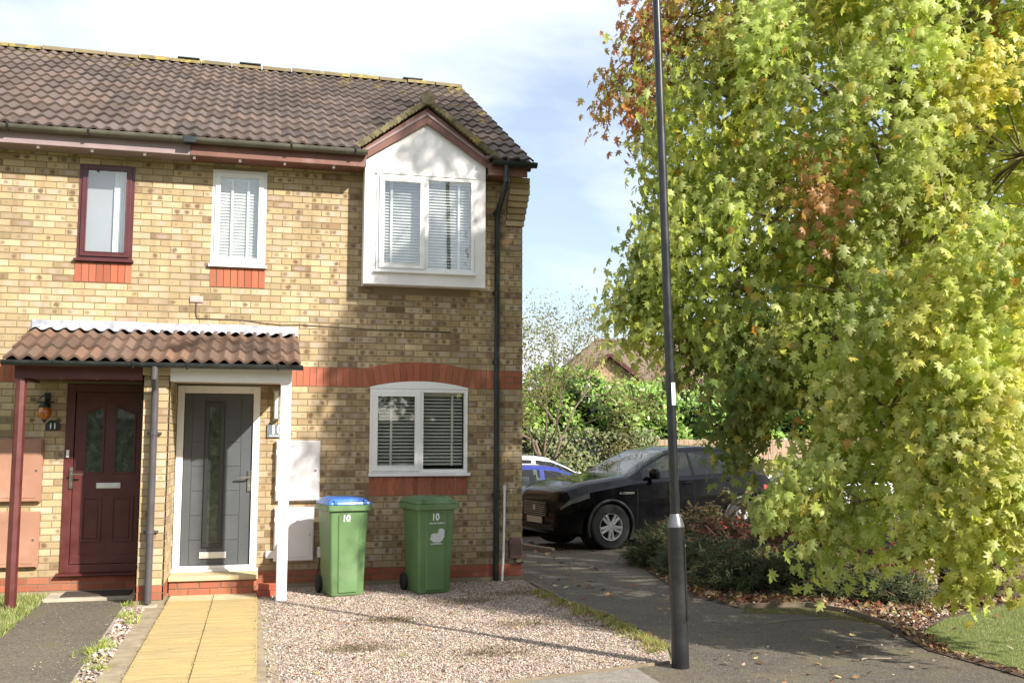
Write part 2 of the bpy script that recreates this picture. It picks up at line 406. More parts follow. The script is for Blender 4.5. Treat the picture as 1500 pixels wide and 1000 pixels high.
def panel_holes(mb, x0, x1, y0, y1, z0, z1, holes):
    """solid wall with rectangular holes, as non-overlapping boxes"""
    xs = sorted({x0, x1, *[h[0] for h in holes], *[h[1] for h in holes]})
    xs = [x for x in xs if x0 <= x <= x1]
    for a, b in zip(xs, xs[1:]):
        cm = (a+b)/2; hs = sorted([(h[2], h[3]) for h in holes if h[0] < cm < h[1]]); z = z0
        for (p, q) in hs:
            if p > z: mb.box(a, b, y0, y1, z, p)
            z = max(z, q)
        if z < z1: mb.box(a, b, y0, y1, z, z1)

WT = 4.86       # wall top under the soffit
RY, RZ = 4.2, 7.60   # ridge
EY, EZ = -.37, 5.05  # eaves tile edge
HOLES = {'lower': (-1.862,-.683,1.25,2.30), 'white': (-3.725,-3.112,3.655,4.815), 'red': (-5.165,-4.575,3.655,4.80),
         'greydoor': (-4.03,-3.12,.20,2.285), 'reddoor': (-5.19,-4.31,.20,2.285), 'bay': (-1.85,-.66,3.65,4.80)}
# the next house further left repeats the pattern (outside the frame)
X11 = -4.17; XL = -8.34

h10 = empty('terraced_house', (0,0,0), 0, 'end of terrace buff brick house with white projecting window and anthracite front door', 'house', 'houses of the brick terrace')
h11 = empty('terraced_house', (-4.17,0,0), 0, 'left hand terrace house with dark red front door and mahogany framed upstairs window', 'house', 'houses of the brick terrace')
OFF11 = Vector((4.17, 0, 0))
def to11(mb):
    mb.v = [(x+4.17, y, z) for x, y, z in mb.v]; return mb

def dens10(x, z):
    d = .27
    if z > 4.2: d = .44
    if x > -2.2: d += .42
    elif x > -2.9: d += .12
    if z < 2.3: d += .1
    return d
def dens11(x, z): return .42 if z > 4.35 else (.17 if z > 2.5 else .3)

def front_wall(x0, x1, holes, dens, base):
    mo = MB(); panel_holes(mo, x0, x1, .0, .25, -.1, WT+.1, holes)
    br = MB()
    bands = [(.05, .2)]
    hl = [(a-.0, b+.0, c, d) for a, b, c, d in holes]
    bricks(br, (0,0,0), (1,0,0), (0,-1,0), x0, x1, .05, .2, hl, red=[(0, .2)])
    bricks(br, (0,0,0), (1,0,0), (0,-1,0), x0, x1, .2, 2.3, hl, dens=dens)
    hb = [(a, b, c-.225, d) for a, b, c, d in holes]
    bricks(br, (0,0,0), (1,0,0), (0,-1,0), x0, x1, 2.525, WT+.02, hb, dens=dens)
    return mo, br

# ---- house 10
holes10 = [HOLES['lower'], HOLES['white'], HOLES['greydoor'], HOLES['bay']]
mo, br = front_wall(X11, 0, holes10, dens10, None)
# window-sill soldiers cover ordinary bricks; cut them out by rebuilding the courses under the sills
soldiers(br, (0,0,0), Vector((1,0,0)), Vector((0,-1,0)), -1.865, -.68, 1.025, 1.245)
soldiers(br, (0,0,0), Vector((1,0,0)), Vector((0,-1,0)), -3.73, -3.106, 3.43, 3.65)
# red band
def band(x0, x1): soldiers(br, (0,0,0), Vector((1,0,0)), Vector((0,-1,0)), x0, x1, 2.3, 2.52, .007)
band(-3.11, -1.875); band(-.67, -.225)
bricks(br, (0,0,0), (1,0,0), (0,-1,0), -.22, 0, 2.3, 2.525, red=[(2.3, 2.53)])
# segmental arch over the lower window
ax, hw, rise = -1.2725, .602, .075; rad = (hw*hw + rise*rise)/(2*rise); cz = 2.30 + rise - rad
a0 = math.asin(hw/rad); NA = 16
for i in range(NA):
    t0 = -a0 + 2*a0*i/NA + .0009; t1 = -a0 + 2*a0*(i+1)/NA - .0009
    pts = [(ax+rr*math.sin(t), cz+rr*math.cos(t)) for rr, t in ((rad+.004,t0),(rad+.004,t1),(rad+.225,t1),(rad+.225,t0))]
    c = Vector(random.choice(RED))*random.uniform(.85, 1.2)
    v = [(p[0], -.012, p[1]) for p in pts] + [(p[0], .004, p[1]) for p in pts]
    br.add(v, [(0,1,2,3),(0,4,5,1),(1,5,6,2),(2,6,7,3),(3,7,4,0)], 0, tuple(c), (0,0,0), [(0,0,0),(1,0,0),(1,1,0),(0,1,0)]*2)
# side wall (gable end), facing +X
DY = 8.4
sm = MB(); sm.box(-.25, 0, .25, DY, -.1, WT+.1)
sm.prism([(.25, WT+.1), (DY, WT+.1), (RY, RZ-.08)], -.25, 0, plane='yz')
mo.v += []; base = len(mo.v)
mo.add(sm.v, sm.f)
def lim(z):
    if z < WT+.12: return (0, DY)
    k = (z-WT-.12)/(RZ-.12-WT-.12); return (RY*k, DY-(DY-RY)*k)
bricks(br, (0,0,0), (0,1,0), (1,0,0), 0, DY, .05, 2.3, red=[(0,.2)], limit=lim, dens=lambda u, z: .3)
bricks(br, (0,0,0), (0,1,0), (1,0,0), 0, DY, 2.3, 2.525, red=[(2.3,2.53)], limit=lim)
bricks(br, (0,0,0), (0,1,0), (1,0,0), 0, DY, 2.525, RZ-.2, limit=lim, dens=lambda u, z: .3)
# plinth footing, back wall
mo.box(X11, .02, -.03, .24, -.12, .045)
mo.box(X11, 0, DY, DY+.2, -.1, WT)
# corbel at the gable corner: courses stepping forwards and outwards
for i in range(8):
    st = min(i+1, 6)*.024; z = 4.33 + i*.0745
    c = Vector(random.choice(BUFF))*random.uniform(.8, 1.05)
    br.box(-.215+.004*i, .012+st*.35, -st-.006, .0, z+.004, z+.068, col=tuple(c), rnd=brickrnd(.5), buv=None)
    mo.box(-.205+.004*i, .004+st*.35, -st+.006, -.0005, z-.004, z+.0695)
# projecting party fin between the two front doors
FX0, FX1, FY = -4.305, -4.035, -.93
mo.box(FX0+.006, FX1-.006, FY+.006, -.001, -.1, 2.33)
for (P_, U_, N_, u0, u1) in (((0,FY+.006,0),(1,0,0),(0,-1,0),FX0,FX1), ((FX1-.006,0,0),(0,1,0),(1,0,0),FY,-.005), ((FX0+.006,0,0),(0,1,0),(-1,0,0),FY,-.005)):
    bricks(br, P_, U_, N_, u0, u1, .05, .2, red=[(0,.2)]); bricks(br, P_, U_, N_, u0, u1, .2, 2.33, dens=lambda u, z: .16)
mo.box(FX0-.01, FX1+.01, FY-.015, -.03, -.1, .045)
wall10 = mo.build('wall', M['mortar'], h10)
w = br.build('brickwork', M['brick'], wall10, attrs=True)

# ---- house 11
holes11 = [HOLES['red'], HOLES['reddoor'], (-7.2,-6.1,1.25,2.3), (-7.2,-6.1,3.65,4.8)]
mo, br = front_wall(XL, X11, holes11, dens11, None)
soldiers(br, (0,0,0), Vector((1,0,0)), Vector((0,-1,0)), -5.178, -4.569, 3.43, 3.65)
soldiers(br, (0,0,0), Vector((1,0,0)), Vector((0,-1,0)), XL, -5.53, 2.3, 2.52, .007)
bricks(br, (0,0,0), (1,0,0), (0,-1,0), -5.53, -5.19, 2.3, 2.525, dens=dens11)
mo.box(XL, X11-.001, -.03, .24, -.12, .045); mo.box(XL, X11-.001, DY, DY+.2, -.1, WT); mo.box(XL-.25, XL, 0, DY+.2, -.1, WT+.1)
wall11 = to11(mo).build('wall', M['mortar'], h11)
to11(br).build('brickwork', M['brick'], wall11, attrs=True)

# ------------------------------------------------------------------ roof tiles
def roll(u):
    u = u % 1.0
    return .5 - .5*math.cos(2*PI*(u**1.35))
def tiles(mb, x0, x1, ey, ez, sy, sz, rows, gauge, skip=None, amp=.032, lichfn=None, tw=.30):
    """rows of double-roll tiles; slope direction (0,sy,sz) unit; rows start at the eaves"""
    S = Vector((0, sy, sz)); Nn = Vector((0, -sz, sy)); n = round((x1-x0)/tw); w = (x1-x0)/n; seg = 14
    for r in range(rows):
        for i in range(n):
            xa = x0 + i*w
            if skip and skip(xa + w/2, r): continue
            j = random.uniform(-.004, .004); k = random.uniform(.62, 1.25); hue = random.uniform(-.06, .06)
            col = (k*(1+hue), k, k*(1-hue)); v = []; uv = []
            li = lichfn(xa+w/2, r) if lichfn else 0
            base = Vector((0, ey, ez)) + S*(r*gauge + j)
            for s_ in range(seg+1):
                h = amp*roll(2*s_/seg) ; x = xa + w*s_/seg
                v.append(base + Vector((x,0,0)) + Nn*(h+.008))              # lip bottom
            for s_ in range(seg+1):
                h = amp*roll(2*s_/seg); x = xa + w*s_/seg
                v.append(base + Vector((x,0,0)) + Nn*(h+.036+random.uniform(-.0015,.0015)))   # lip top
            for s_ in range(seg+1):
                h = amp*roll(2*s_/seg); x = xa + w*s_/seg
                v.append(base + S*(gauge+.03) + Vector((x,0,0)) + Nn*(h+.006))
            q = seg+1; f = []
            for s_ in range(seg):
                f.append((s_, s_+1, q+s_+1, q+s_)); f.append((q+s_, q+s_+1, 2*q+s_+1, 2*q+s_))
            f.append((0, q, 2*q)); f.append((q-1, 3*q-1, 2*q-1))
            mb.add(v, f, 0, col, (li, random.random(), 0))
L_ = math.hypot(RY-EY, RZ-EZ); SY, SZ = (RY-EY)/L_, (RZ-EZ)/L_; ROWS = 14; G = L_/ROWS
GX, GZ = -1.26, 5.77    # gablet apex
def roof_skip(x, r): return (-2.02 < x < -.50 and r < 1) or (abs(x-GX) < .5 and r < 2)
def lich(x, r):
    v = .08 + .34*max(0, (r-9)/5)**1.5
    if x > -.35: v += .22
    if x > -2.2 and r > 7: v += .05
    return v + random.uniform(-.15, .15)
def roof_part(root, x0, x1, shift, skip=None):
    b = MB()
    k0 = (RZ-EZ)/(RY-EY)
    for (xa, xb, ys) in (((x0+.01, -2.02, EY+.02), (-2.019, -.501, .05), (-.50, x1-.01, EY+.02)) if skip else ((x0+.01, x1-.01, EY+.02),)):
        zs_ = EZ-.015+(ys-EY-.02)*k0
        b.prism([(ys, zs_), (RY, RZ-.02), (DY+.35, WT+.2), (DY+.35, WT+.1), (RY, RZ-.14), (ys+.10, zs_-.065)], xa, xb, plane='yz')
    b.v = [(x+shift, y, z) for x, y, z in b.v]
    ro = b.build('roof', M['brown'], root)
    t = MB(); tiles(t, x0, x1, EY, EZ, SY, SZ, ROWS, G, skip, lichfn=lich)
    t.v = [(x+shift, y, z) for x, y, z in t.v]; t.build('roof_tiles', M['rooftile'], ro, attrs=True, smooth=2)
    # ridge caps
    rc = MB(); n = round((x1-x0)/.45); w = (x1-x0)/n
    for i in range(n):
        xa = x0+i*w; pts = []; rr = .125+random.uniform(-.006,.010)
        prof = [(rr*math.cos(a)*1.15, rr*math.sin(a)*.75) for a in [PI*k/8 for k in range(9)]]
        v = []
        for xx, sc in ((xa+.004, 1.04), (xa+w*.97, .98)):
            for (py, pz) in prof: v.append((xx+shift, RY+py*sc, RZ-.02+pz*sc))
        f = [(k, k+1, 9+k+1, 9+k) for k in range(8)] + [tuple(range(9)), tuple(range(17, 8, -1))]
        k = random.uniform(.8, 1.3); rc.add(v, f, 0, (k, k, k), (random.random()*.6, 0, 0))
    rc.build('ridge_tiles', M['ridge'], ro, attrs=True)
    return ro
roof10 = roof_part(h10, X11, .05, 0, roof_skip)
roof11 = roof_part(h11, XL, X11, 4.17)
for root, xs, sh in ((roof10, (-.80,-3.42), 0), (roof11, (-4.36,), 4.17)):
    for x in xs:
        b = MB(); b.box(x-.15+sh, x+.15+sh, RY-.10, RY+.10, RZ+.03, RZ+.055); b.box(x-.165+sh, x+.165+sh, RY-.13, RY+.13, RZ+.0555, RZ+.072, mi=1)
        b.build('ridge_vent', [M['porchtile'], M['black']], root, attrs=True)
# verge mortar and verge undercloak on the gable side
b = MB(); b.bar((.035, EY+.05, EZ-.03), (.035, RY, RZ-.03), .05, .05); b.build('verge', M['verge'], roof10, attrs=True)

# fascia, soffit, gutters
def gutter(mb, x0, x1, y, z, r=.056):
    n = 10; v = []
    for x in (x0, x1):
        for k in range(n+1):
            a = PI + PI*k/n; v.append((x, y + r*math.cos(a), z + r*math.sin(a)))
        for k in range(n+1):
            a = 2*PI - PI*k/n; v.append((x, y + (r-.006)*math.cos(a), z + (r-.006)*math.sin(a)))
    q = 2*(n+1); f = [(k, (k+1) % q, q+(k+1) % q, q+k) for k in range(q)]
    f += [tuple(range(q))[::-1], tuple(range(q, 2*q))]
    mb.add(v, f)
    for x in (x0, x1):   # stop ends
        mb.prism([(y+r*math.cos(PI+PI*k/n), z+r*math.sin(PI+PI*k/n)) for k in range(n+1)], x-.004, x+.004, plane='yz')
def brackets(xs, y, z, root, r=.056, mat='black'):
    for x in xs:
        n = 8; mb = MB()
        mb.tube([(x, y+(r+.004)*math.cos(PI+PI*k/n), z+(r+.004)*math.sin(PI+PI*k/n)) for k in range(n+1)], .010, 6)
        mb.box(x-.012, x+.012, y+r-.01, y+r+.028, z-.03, z+.012)
        mb.box(x-.012, x+.012, y-r-.008, y-r+.008, z-.005, z+.014)
        mb.build('gutter_bracket', M[mat], root)
FZ0, FZ1, FYF = 4.868, 5.02, -.335
for root, segs, mat, sh in ((h10, [(-3.96,-1.985)], 'fascia', 0), (h11, [(XL,X11)], 'fasciapale', 4.17)):
    for (a, bb) in segs:
        b = MB(); b.box(a+sh, bb+sh, FYF, FYF+.025, FZ0, FZ1)
        b.box(a+sh, bb+sh, FYF+.026, -.001, FZ0+.012, FZ0+.024); b.build('fascia', M[mat], root, bevel=.003)
b = MB(); b.box(X11, -3.963, FYF, FYF+.025, FZ0, FZ1); b.box(X11, -3.963, FYF+.026, -.001, FZ0+.012, FZ0+.024); b.build('fascia', M['fasciapale'], h10, label='bleached end of the eaves board')
b = MB(); b.box(-.505, -.02, FYF, FYF+.025, FZ0+.01, FZ1); b.box(-.505, -.22, FYF+.026, -.001, FZ0+.02, FZ0+.032); b.build('fascia', M['fascia'], h10)
GZ_, GY_ = 5.045, -.40
b = MB(); gutter(b, X11+.003, -1.985, GY_, GZ_); b.build('gutter', M['gutterold'], h10, smooth=2)
b = MB(); gutter(b, -.47, .075, GY_, GZ_-.01, .058); b.build('gutter', M['black'], h10, smooth=2)
b = MB(); gutter(b, XL+4.17, -.003, GY_, GZ_); b.build('gutter', M['gutterold'], h11, smooth=2)
brackets((-2.85,-2.12), GY_, GZ_, h10); brackets((-.3,), GY_, GZ_-.01, h10, .058); b = MB(); b.box(-4.03,-3.90,GY_-.062,GY_+.062,GZ_-.062,GZ_+.006); b.build('gutter_joint', M['black'], h10)
brackets((-5.02+4.17,-5.83+4.17, -6.7+4.17), GY_, GZ_, h11)
for root, xs, sh in ((h10, (-3.42,-2.92,-2.36,-3.92), 0), (h11, (-4.45,-5.0,-5.55), 4.17)):
    for x in xs:
        b = MB(); b.box(x-.014+sh, x+.014+sh, -.30, -.27, FZ0-.028, FZ0+.012); b.build('soffit_clip', M['mbox'], root)

# swan neck downpipe on the right
b = MB()
b.tube([(-.30,-.40,5.01),(-.30,-.40,4.80),(-.305,-.385,4.74),(-.325,-.09,4.50),(-.33,-.06,4.42),(-.335,-.055,0.0)], .034, 14)
for z in (4.45, 3.45, 2.6, 1.0): b.tube([(-.335,-.055,z),(-.335,-.055,z+.05)], .041, 14); b.box(-.38,-.29,-.03,-.007,z+.01,z+.04)
b.tube([(-.30,-.40,4.78),(-.30,-.40,4.84)], .041, 14)
b.build('downpipe', M['black'], h10, smooth=2)

# ------------------------------------------------------------------ windows
def ring(mb, x0, x1, z0, z1, w, y0, y1, wb=None, mi=0):
    wb = wb or w
    mb.box(x0, x1, y0, y1, z0, z0+wb, mi); mb.box(x0, x1, y0, y1, z1-w, z1, mi)
    mb.box(x0, x0+w, y0, y1, z0+wb, z1-w, mi); mb.box(x1-w, x1, y0, y1, z0+wb, z1-w, mi)
def venetian(root, x0, x1, z0, z1, y, n, tilt, mat, cords=()):
    b = MB()
    for i in range(n):
        z = z1 - (i+.5)*(z1-z0)/n; d = .025
        dy, dz = d*math.cos(tilt), d*math.sin(tilt)
        b.add([(x0,y-dy,z+dz*-1),(x1,y-dy,z-dz),(x1,y,z+.002),(x0,y,z+.002),(x1,y+dy,z+dz),(x0,y+dy,z+dz),
               ], [(0,1,2,3),(3,2,4,5)])
        b.add([(x0,y-dy,z-dz-.003),(x1,y-dy,z-dz-.003),(x1,y+dy,z+dz-.003),(x0,y+dy,z+dz-.003)], [(0,1,2,3)])
    for c in cords: b.box(c-.014, c+.014, y-.032, y-.030, z0, z1)
    b.box(x0, x1, y-.02, y+.02, z1-.02, z1+.02)
    return b.build('blind', mat, root)
def sash(root, x0, x1, z0, z1, y0, mat, w=.045, glass='glass', gasket=True):
    b = MB(); ring(b, x0, x1, z0, z1, w, y0, y0+.03); ring(b, x0+w-.012, x1-w+.012, z0+w-.012, z1-w+.012, .012, y0-.006, y0-.0005)
    o = b.build('sash', mat, root, bevel=.003)
    g = MB(); g.box(x0+w-.003, x1-w+.003, y0+.012, y0+.016, z0+w-.003, z1-w+.003); g.build('pane', M[glass], root)
    return o

# upstairs white window
def small_window(root, X0, X1, Z0, Z1, mat, sh):
    X0 += sh; X1 += sh
    b = MB(); ring(b, X0, X1, Z0+.03, Z1, .045, -.004, .06); w = b.build('window', mat, root, bevel=.003); b = MB(); b.box(X0-.02, X1+.02, -.05, .06, Z0, Z0+.029); b.build('sill', mat, w, bevel=.003); sash(w, X0+.035, X1-.035, Z0+.06, Z1-.035, -.022, mat, .055); return w
ww = small_window(h10, -3.725, -3.112, 3.66, 4.812, M['upvc'], 0)
venetian(ww, -3.64, -3.20, 3.76, 4.72, .06, 26, R(62), M['blind'], (-3.50, -3.32))
b = MB(); b.box(-3.66,-3.17,.10,.11,3.72,4.76); b.build('lining', M['greyroom'], ww)
rw = small_window(h11, -5.165, -4.575, 3.66, 4.798, M['brownframe'], 4.17)
b = MB(); b.box(-5.10+4.17, -4.64+4.17, .10, .11, 3.72, 4.75); b.build('net_blind', M['greyroom'], rw)
b = MB(); n = 14
for i in range(n):
    x = -4.80+.17*i/n+4.17; x2 = -4.80+.17*(i+1)/n+4.17; d = .012*(i % 2); d2 = .012*((i+1) % 2)
    s0 = -.03*(1-i/n)
    b.add([(x-.0,.07+d,3.72),(x2,.07+d2,3.72),(x2,.07+d2,4.75),(x,.07+d,4.75)], [(0,1,2,3)])
b.build('curtain', M['curtain'], rw)
b = MB(); b.box(-4.985+4.17,-4.96+4.17,-.03,-.024,4.69,4.72); b.build('window_vent', M['black'], rw)
# lower window
X0, X1, Z0, Z1 = HOLES['lower']
b = MB(); ring(b, X0, X1, Z0+.035, Z1-.018, .04, -.012, .07); b2_ = MB(); b2_.box(X0-.012, X1+.03, -.06, .07, Z0-.002, Z0+.034)
b.box(-1.268, -1.222, -.012, .07, Z0+.07, Z1-.06)
pts = [(X0, Z1-.017), (X1, Z1-.017)] + [(ax+rad*math.sin(a0-2*a0*i/20), cz+rad*math.cos(a0-2*a0*i/20)) for i in range(21)]
lw = b.build('window', M['upvc'], h10, bevel=.003); b2_.build('sill', M['upvc'], lw, bevel=.003)
b = MB(); b.prism(pts, -.018, .05); b.build('arch_panel', M['upvc'], lw, bevel=.003)
sash(lw, -1.835, -1.265, 1.31, 2.255, -.034, M['upvc'], .065)
b = MB(); b.box(-1.213,-.731,.02,.024,1.33,2.25); b.build('pane', M['glass'], lw)
venetian(lw, -1.79, -.73, 1.37, 2.23, .10, 21, R(30), M['blindin'], (-1.60, -.86))
b = MB(); b.box(-1.86,-.68,.09,.34,1.27,1.33); b.build('inner_sill', M['upvc'], lw)
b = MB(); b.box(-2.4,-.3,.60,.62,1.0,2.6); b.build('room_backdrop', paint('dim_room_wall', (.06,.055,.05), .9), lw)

# bay (white projecting oriel with gablet)
BY = -.24; bx0, bx1 = -1.99, -.522; bz = 3.50
b = MB()
ap = 5.515
def gpoly():   # wall outline of the bay face
    return [(bx0, bz), (bx1, bz), (bx1, 4.93), (GX, ap), (bx0, 4.93)]
b.box(bx0, bx1, BY, BY+.04, bz, 3.645); b.box(bx0, HOLES['bay'][0], BY, BY+.04, 3.645, 4.83); b.box(HOLES['bay'][1], bx1, BY, BY+.04, 3.645, 4.83)
b.prism([(bx0, 4.83), (bx1, 4.83), (bx1, 4.995), (GX, ap), (bx0, 4.995)], BY, BY+.04)
b.box(bx0, bx0+.03, BY+.041, -.008, bz, 4.93); b.box(bx1-.03, bx1, BY+.041, -.008, bz, 4.93)
b.box(bx0+.031, bx1-.031, BY+.041, -.008, bz+.01, bz+.03)
bay = b.build('bay', M['bay'], h10, bevel=.004)
b = MB(); ring(b, -1.848, -.662, 3.665, 4.826, .042, BY-.012, BY+.04); b2_ = MB(); b2_.box(-1.868, -.645, BY-.045, BY+.03, 3.64, 3.664); b.box(-1.278, -1.225, BY-.012, BY+.04, 3.71, 4.78)
bw = b.build('bay_window', M['upvc'], h10, bevel=.003); b2_.build('sill', M['upvc'], bw, bevel=.003)
b = MB(); b.box(-1.868, -.65, BY-.02, BY-.001, 4.828, 4.845); b.build('drip_trim', M['upvc'], bw)
sash(bw, -1.815, -1.27, 3.695, 4.795, BY-.032, M['upvc'], .06)
b = MB(); b.box(-1.222,-.705,BY+.01,BY+.014,3.70,4.79); b.build('pane', M['glass'], bw)
venetian(bw, -1.80, -.70, 3.72, 4.79, BY+.10, 30, R(42), M['blind'], (-1.66, -.84))
b = MB(); b.box(-1.95,-.56,-.01,-.002,3.6,4.9); b.build('lining', M['greyroom'], bw)
# barge boards
b = MB()
def barge(sg):
    ex = GX + sg*.80
    poly = [(GX, 5.665), (GX, 5.467), (ex, 4.94), (ex, 5.08)]
    b.prism(poly if sg > 0 else poly[::-1], BY-.05, BY-.022)
barge(-1); barge(1)
b.build('barge_board', M['fascia'], h10, bevel=.003)
for sg in (-1, 1):
    b = MB(); b.prism([(GX, 5.56), (GX, 5.49), (GX+sg*.78, 4.975), (GX+sg*.78, 5.03)][::sg], BY-.0215, BY-.001); b.build('gable_trim', M['brown'], h10)
    b = MB(); b.prism([(GX, 5.60), (GX, 5.565), (GX+sg*.76, 5.05), (GX+sg*.76, 5.08)][::sg], BY-.062, BY-.0505); b.build('barge_moulding', M['fasciapale'], h10)
# gablet roof running back to the main slope
def main_y(z): return EY + (z-EZ)*(RY-EY)/(RZ-EZ)
gf = -.35
for sg in (-1, 1):
    b = MB(); ex = GX + sg*.93; ze = 5.075
    top = [(ex, gf, ze), (GX, gf, GZ), (GX, main_y(GZ)+.05, GZ), (ex, main_y(ze)+.02, ze)]
    th = .075
    v = top + [(x, y, z-th) for x, y, z in top]
    b.add(v, [(0,1,2,3),(7,6,5,4),(0,4,5,1),(1,5,6,2),(2,6,7,3),(3,7,4,0)])
    # tile ends along the verge
    for i in range(22):
        t = (i+.5)/22; x = ex+(GX-ex)*t; z = ze+(GZ-ze)*t; k = random.uniform(.7, 1.7)
        b.bar((x, gf-.012+random.uniform(-.006,.006), z-.03+random.uniform(-.012,.004)), (x, gf+.05, z-.03), .062, .07, col=(k,k,k*.9), rnd=(random.random()*.6,0,0), up=(-sg*.70, 0, 1))
    b.build('gablet_roof', M['verge'], h10, attrs=True)
b = MB(); b.tube([(GX, gf-.02, GZ-.01), (GX, main_y(GZ)+.15, GZ+.0)], .085, 12, col=(1,1,1)); b.build('gablet_ridge', M['verge'], h10, attrs=True)

# ------------------------------------------------------------------ doors
def letter_plate(root, cx, z, y, w=.29, h=.07):
    b = MB(); b.box(cx-w/2, cx+w/2, y-.012, y, z-h/2, z+h/2); b.box(cx-w/2+.02, cx+w/2-.02, y-.018, y-.0125, z-h/2+.012, z+h/2-.012)
    b.build('letter_plate', M['silver'], root, bevel=.003)
def handle(root, x, z, y, side, mat):
    b = MB(); b.box(x-.018, x+.018, y-.014, y, z-.13, z+.10); b.tube([(x, y-.012, z+.03), (x, y-.055, z+.03), (x+side*.03, y-.06, z+.03), (x+side*.13, y-.06, z+.028)], .010, 8)
    b.tube([(x, y-.014, z-.08), (x, y-.022, z-.08)], .012, 10)
    b.build('door_handle', mat, root, smooth=2)
# grey composite door
X0, X1 = -4.028, -3.122
b = MB(); b.box(X0, X0+.075, -.02, .07, .235, 2.283); b.box(X1-.075, X1, -.02, .07, .235, 2.283); b.box(X0+.0755, X1-.0755, -.02, .07, 2.20, 2.283)
b.box(X0+.0755, X1-.0755, -.02, .07, .235, .27); b.box(X0-.03, X1+.02, -.07, .07, .205, .234)
df = b.build('door_frame', M['upvc'], h10, bevel=.004)
b = MB(); dx0, dx1, dz0, dz1 = X0+.08, X1-.08, .275, 2.195
b.box(dx0, dx1, .012, .05, dz0, dz1)
gx0, gx1, gz0, gz1 = -3.72, -3.51, .47, 2.10
# raised boards leave grooves between them
zs = [dz0+.004] + [dz0 + i*(dz1-dz0)/7 for i in range(1, 7)] + [dz1-.004]
for a, c in zip(zs, zs[1:]):
    b.box(dx0+.005, dx0+.10, .004, .0115, a, c) if False else None
    b.box(dx0+.09, gx0-.005, .006, .0115, a+.003, c-.003); b.box(gx1+.005, dx1-.13, .006, .0115, a+.003, c-.003)
b.box(dx0+.002, dx0+.083, .006, .0115, dz0+.002, dz1-.002); b.box(dx1-.122, dx1-.002, .006, .0115, dz0+.002, dz1-.002)
door = b.build('front_door', M['greydoor'], h10, bevel=.002, label='anthracite front door with a tall narrow pane')
b = MB(); ring(b, gx0, gx1, gz0, gz1, .045, -.012, .0055); b.build('pane_surround', M['greydoor2'], door, bevel=.006)
b = MB(); b.box(gx0+.046, gx1-.046, -.004, .004, gz0+.046, gz1-.046); b.build('door_pane', M['obscure'], door)
letter_plate(door, -3.60, .385, .005)
handle(door, -3.225, 1.22, .005, -1, M['chrome'])
# step of door 10
b = MB(); b.box(-4.03, -3.10, -.47, -.032, .165, .212); b.build('doorstep_slab', M['sandstone'], h10, bevel=.006)
b = MB(); bm_ = MB(); bm_.box(-4.02, -3.115, -.43, -.033, -.05, .163); so = bm_.build('doorstep', M['mortar'], h10)
bricks(b, (0,-.433,0), (1,0,0), (0,-1,0), -4.02, -3.115, .012, .16, red=[(0,.3)]); bricks(b, (-3.113,0,0), (0,1,0), (1,0,0), -.435, -.03, .012, .16, red=[(0,.3)])
b.build('doorstep_brickwork', M['brick'], so, attrs=True)

# red door of house 11
sh = 4.17; X0, X1 = -5.188+sh, -4.312+sh
b = MB(); b.box(X0, X0+.09, -.02, .07, .235, 2.283); b.box(X1-.06, X1, -.02, .07, .235, 2.283); b.box(X0+.0905, X1-.0605, -.02, .07, 2.20, 2.283)
b.box(X0+.0905, X1-.0605, -.02, .07, .235, .32); b.prism([(-.075, .205), (.06, .205), (.06, .234), (-.02, .234), (-.075, .218)], X0-.03, X1, plane='yz')
rf = b.build('door_frame', M['brown'], h11, bevel=.004)
dx0, dx1, dz0, dz1 = X0+.095, X1-.065, .325, 2.195
b = MB(); b.box(dx0, dx1, .0, .05, dz0, dz1); b.box(dx0+.002, dx1-.002, -.012, -.0005, dz0, dz0+.09)
rd = b.build('front_door', M['brown'], h11, bevel=.003, label='dark red panelled front door')
cxm = (dx0+dx1)/2; pl = (dx0+.10, cxm-.05); pr = (cxm+.05, dx1-.08)
b = MB()
for (a, c) in (pl, pr):
    ring(b, a, c, .56, 1.05, .022, -.012, -.0005); b.box(a+.04, c-.04, -.008, -.0005, .60, 1.01)
b.build('door_panel', M['brown'], rd, bevel=.004)
for k, (a, c) in enumerate((pl, pr)):
    b = MB(); hi, lo = 2.03, 1.95; z0 = 1.30
    zl, zr = (lo, hi) if k == 0 else (hi, lo)
    b.box(a, a+.02, -.014, -.0005, z0, zl); b.box(c-.02, c, -.014, -.0005, z0, zr); b.box(a+.0205, c-.0205, -.014, -.0005, z0, z0+.02)
    b.prism([(a, zl+.0005), (c, zr+.0005), (c, zr+.022), (a, zl+.022)], -.014, -.0005)
    b.build('pane_surround', M['brown'], rd, bevel=.003)
    b = MB(); b.prism([(a+.021, z0+.021), (c-.021, z0+.021), (c-.021, zr-.002), (a+.021, zl-.002)], -.008, -.001); b.build('door_pane', M['obscure'], rd)
letter_plate(rd, cxm+.01, 1.17, -.001, .25, .06)
handle(rd, dx0+.045-.06, 1.27, -.021, 1, M['chrome'])
b = MB(); b.box(X0+.02, X0+.05, -.035, -.021, 1.48, 1.56); b.build('doorbell', M['upvc'], rf)
# threshold slab with mat
b = MB(); b.box(-5.26, -4.32, -.50, -.032, -.03, .03); o = tag(b.build('doorstep', M['concrete'], None, bevel=.008), 'low weathered concrete step below the dark red door', 'doorstep')
b = MB(); b.box(-5.10, -4.42, -.40, -.06, .0305, .046); o = tag(b.build('door_mat', M['matdark'], None, bevel=.004), 'dark bristle mat lying on the step at the red door', 'door mat')

